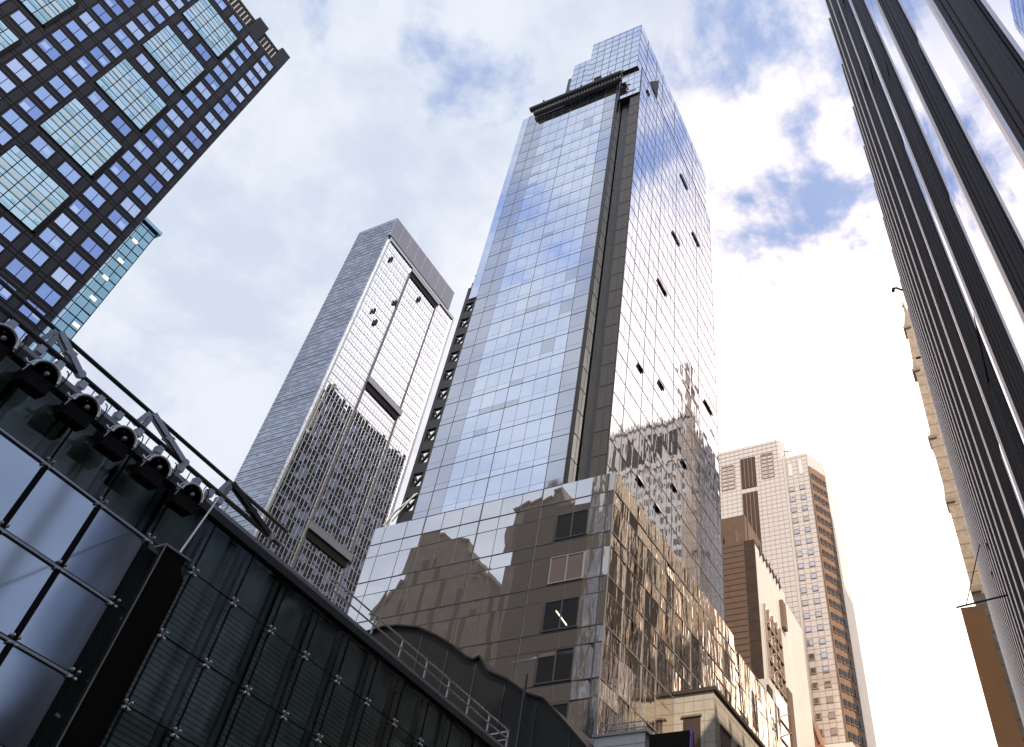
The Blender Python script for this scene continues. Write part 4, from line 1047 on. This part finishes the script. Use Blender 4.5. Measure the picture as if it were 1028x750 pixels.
def thin_cloth(m, col):
    nt = m.node_tree; N = nt.nodes; L = nt.links
    t = N.new('ShaderNodeBsdfTranslucent'); t.inputs[0].default_value = (*col, 1)
    ms = N.new('ShaderNodeMixShader'); ms.inputs[0].default_value = .85
    L.new(N['Principled BSDF'].outputs[0], ms.inputs[1]); L.new(t.outputs[0], ms.inputs[2]); L.new(ms.outputs[0], N['Material Output'].inputs['Surface'])
def banner():
    Y = 40.0
    thin_cloth(M['banner'], (.99, .72, .46))
    T = thing('orange_banner', 'long plain orange banner hanging from a pole on the dark fin building', 'banner', (-.3, Y, 10))
    b = MB(); n = 16; vs = []; fs = []
    for i in range(n + 1):
        z = 22.3 - i * (22.3 - 8) / n
        for j, x in enumerate((-.86, -.3, .22)): vs.append((x, Y + .05 * math.sin(i * .7 + j), z))
    for i in range(n):
        for j in range(2): a = i * 3 + j; fs.append((a, a + 1, a + 4, a + 3))
        b.add(vs, fs); part('cloth', b, 'banner', T, True)
    b = MB(); b.tube((-1.05, Y, 22.35), (XF + .1, Y, 22.6), .05, 8); part('pole', b, 'dark_steel', T)
    b = MB(); b.tube((-.55, Y, 22.4), (.9, Y, 25.6), .03, 6); part('stay', b, 'dark_steel', T)
    b = MB()
    for z in (12.3, 9.7): b.tube((-.92, Y, z), (-.80, Y, z), .035, 6)
    part('tie', b, 'brown_dark', T)
banner()

# ------------------------------------------------------------------ neighbours seen only as reflections
def block_tower(name, label, x0, x1, y0, y1, h, wall, winm, fw=3.4, ww=1.7, fh=4.0, wh=2.2, faces='XxYy', crown=0, zmin=0, cat='building', steps=()):
    T = thing(name, label, cat, ((x0 + x1) / 2, (y0 + y1) / 2, 0))
    b = MB(); b.box(x0, x1, y0, y1, 0, h)
    for (a0, a1, b0, b1, hh) in steps: b.box(a0, a1, b0, b1, h, hh)
    part('wall', b, wall, T)
    w = MB()
    def row(axis, sgn, cst, u0, u1):
        n = max(1, int((u1 - u0 - 1) / fw)); st = (u1 - u0) / n
        z = max(zmin, 3)
        while z < h - crown - 2.5:
            for i in range(n):
                a = u0 + st * (i + .5)
                if axis == 'X': w.box(cst, cst + .06 * sgn, a - ww / 2, a + ww / 2, z, z + wh)
                else: w.box(a - ww / 2, a + ww / 2, cst, cst + .06 * sgn, z, z + wh)
            z += fh
        if crown:
            for i in range(n // 2):
                a = u0 + 2 * st * (i + .5)
                if axis == 'X': w.box(cst, cst + .06 * sgn, a - st * .55, a + st * .55, h - crown, h - 3)
                else: w.box(a - st * .55, a + st * .55, cst, cst + .06 * sgn, h - crown, h - 3)
    if 'X' in faces: row('X', 1, x1, y0, y1)
    if 'x' in faces: row('X', -1, x0, y0, y1)
    if 'Y' in faces: row('Y', 1, y1, x0, x1)
    if 'y' in faces: row('Y', -1, y0, x0, x1)
    part('window', w, winm, T, kind='stuff')
    b = MB(); b.box(x0 - .5, x1 + .5, y0 - .5, y1 + .5, h - 1.2, h + .3); 
    if crown: b.box(x0 - .3, x1 + .3, y0 - .3, y1 + .3, h - crown - 1.5, h - crown - .6)
    part('cornice', b, wall, T)
    return T
block_tower('dark_brown_tower', 'dark tower seen mirrored low in the street side of the tallest tower', 10, 34, 110, 168, 112, 'dark_stone', 'win_dark', faces='xy', cat='office tower')
block_tower('dark_gridded_tower', 'dark gridded tower seen mirrored in the second tallest tower', -83, -64, 109, 149, 149, 'black', 'tw2_crown', fw=4.6, ww=2.1, fh=4.6, wh=2.9, faces='xy', cat='office tower', zmin=60)
def profile_tower(name, label, pts, y0, y1):
    T = thing(name, label, 'tower', (sum(p[0] for p in pts) / len(pts), (y0 + y1) / 2, 0))
    b = MB(); b.prism(pts[::-1], lambda p: (p[0], y0, p[1]), lambda p: (p[0], y1, p[1])); part('wall', b, 'dark_stone', T)
    w = MB(); xs = [p[0] for p in pts]; x = min(xs) + 3
    while x < max(xs) - 3:
        top = min(p[1] for p in pts if abs(p[0] - x) < 4 and p[1] > 5) - 6 if any(abs(p[0] - x) < 4 and p[1] > 5 for p in pts) else 80
        w.box(x - .8, x + .8, y1, y1 + .05, 8, max(12, top)); x += 5.5
    part('window_strip', w, 'black', T)
    b = MB()
    for p, q in zip(pts[1:-2], pts[2:-1]):
        if abs(q[0] - p[0]) > 2: b.beam((p[0], y1 + .2, p[1]), (q[0], y1 + .2, q[1]), .8, .6)
    part('cornice', b, 'dark_stone', T)
profile_tower('gabled_stone_tower', 'dark gabled tower mirrored at the left of the tallest tower lower block',
    [(-140, 0), (-139, 96), (-136, 101), (-133.8, 106), (-132.7, 114.3), (-131.6, 115), (-131.3, 116.2), (-129.6, 115.8), (-129.4, 119), (-126.5, 119.6), (-126, 117.8), (-123.1, 117.5), (-119.5, 114.2), (-117, 113.2), (-116.6, 109.8), (-113.8, 108), (-112, 108.6), (-111.5, 105), (-109.6, 105.4), (-109, 101.5), (-106.6, 101), (-104.2, 96.5), (-103, 96), (-103, 0)], -44, -20)
profile_tower('peaked_stone_tower', 'dark peaked tower mirrored beside the windows of the tallest tower lower block',
    [(-101.6, 0), (-101.6, 109), (-102.2, 112), (-101.8, 119.5), (-98, 121), (-97.7, 120.2), (-92, 122), (-91.6, 123.6), (-88.9, 123.8), (-87, 119), (-85.3, 114.7), (-84, 114), (-81.6, 109.4), (-78.5, 108.2), (-77.8, 104.8), (-74.4, 100), (-72, 92), (-72, 0)], -44, -20)
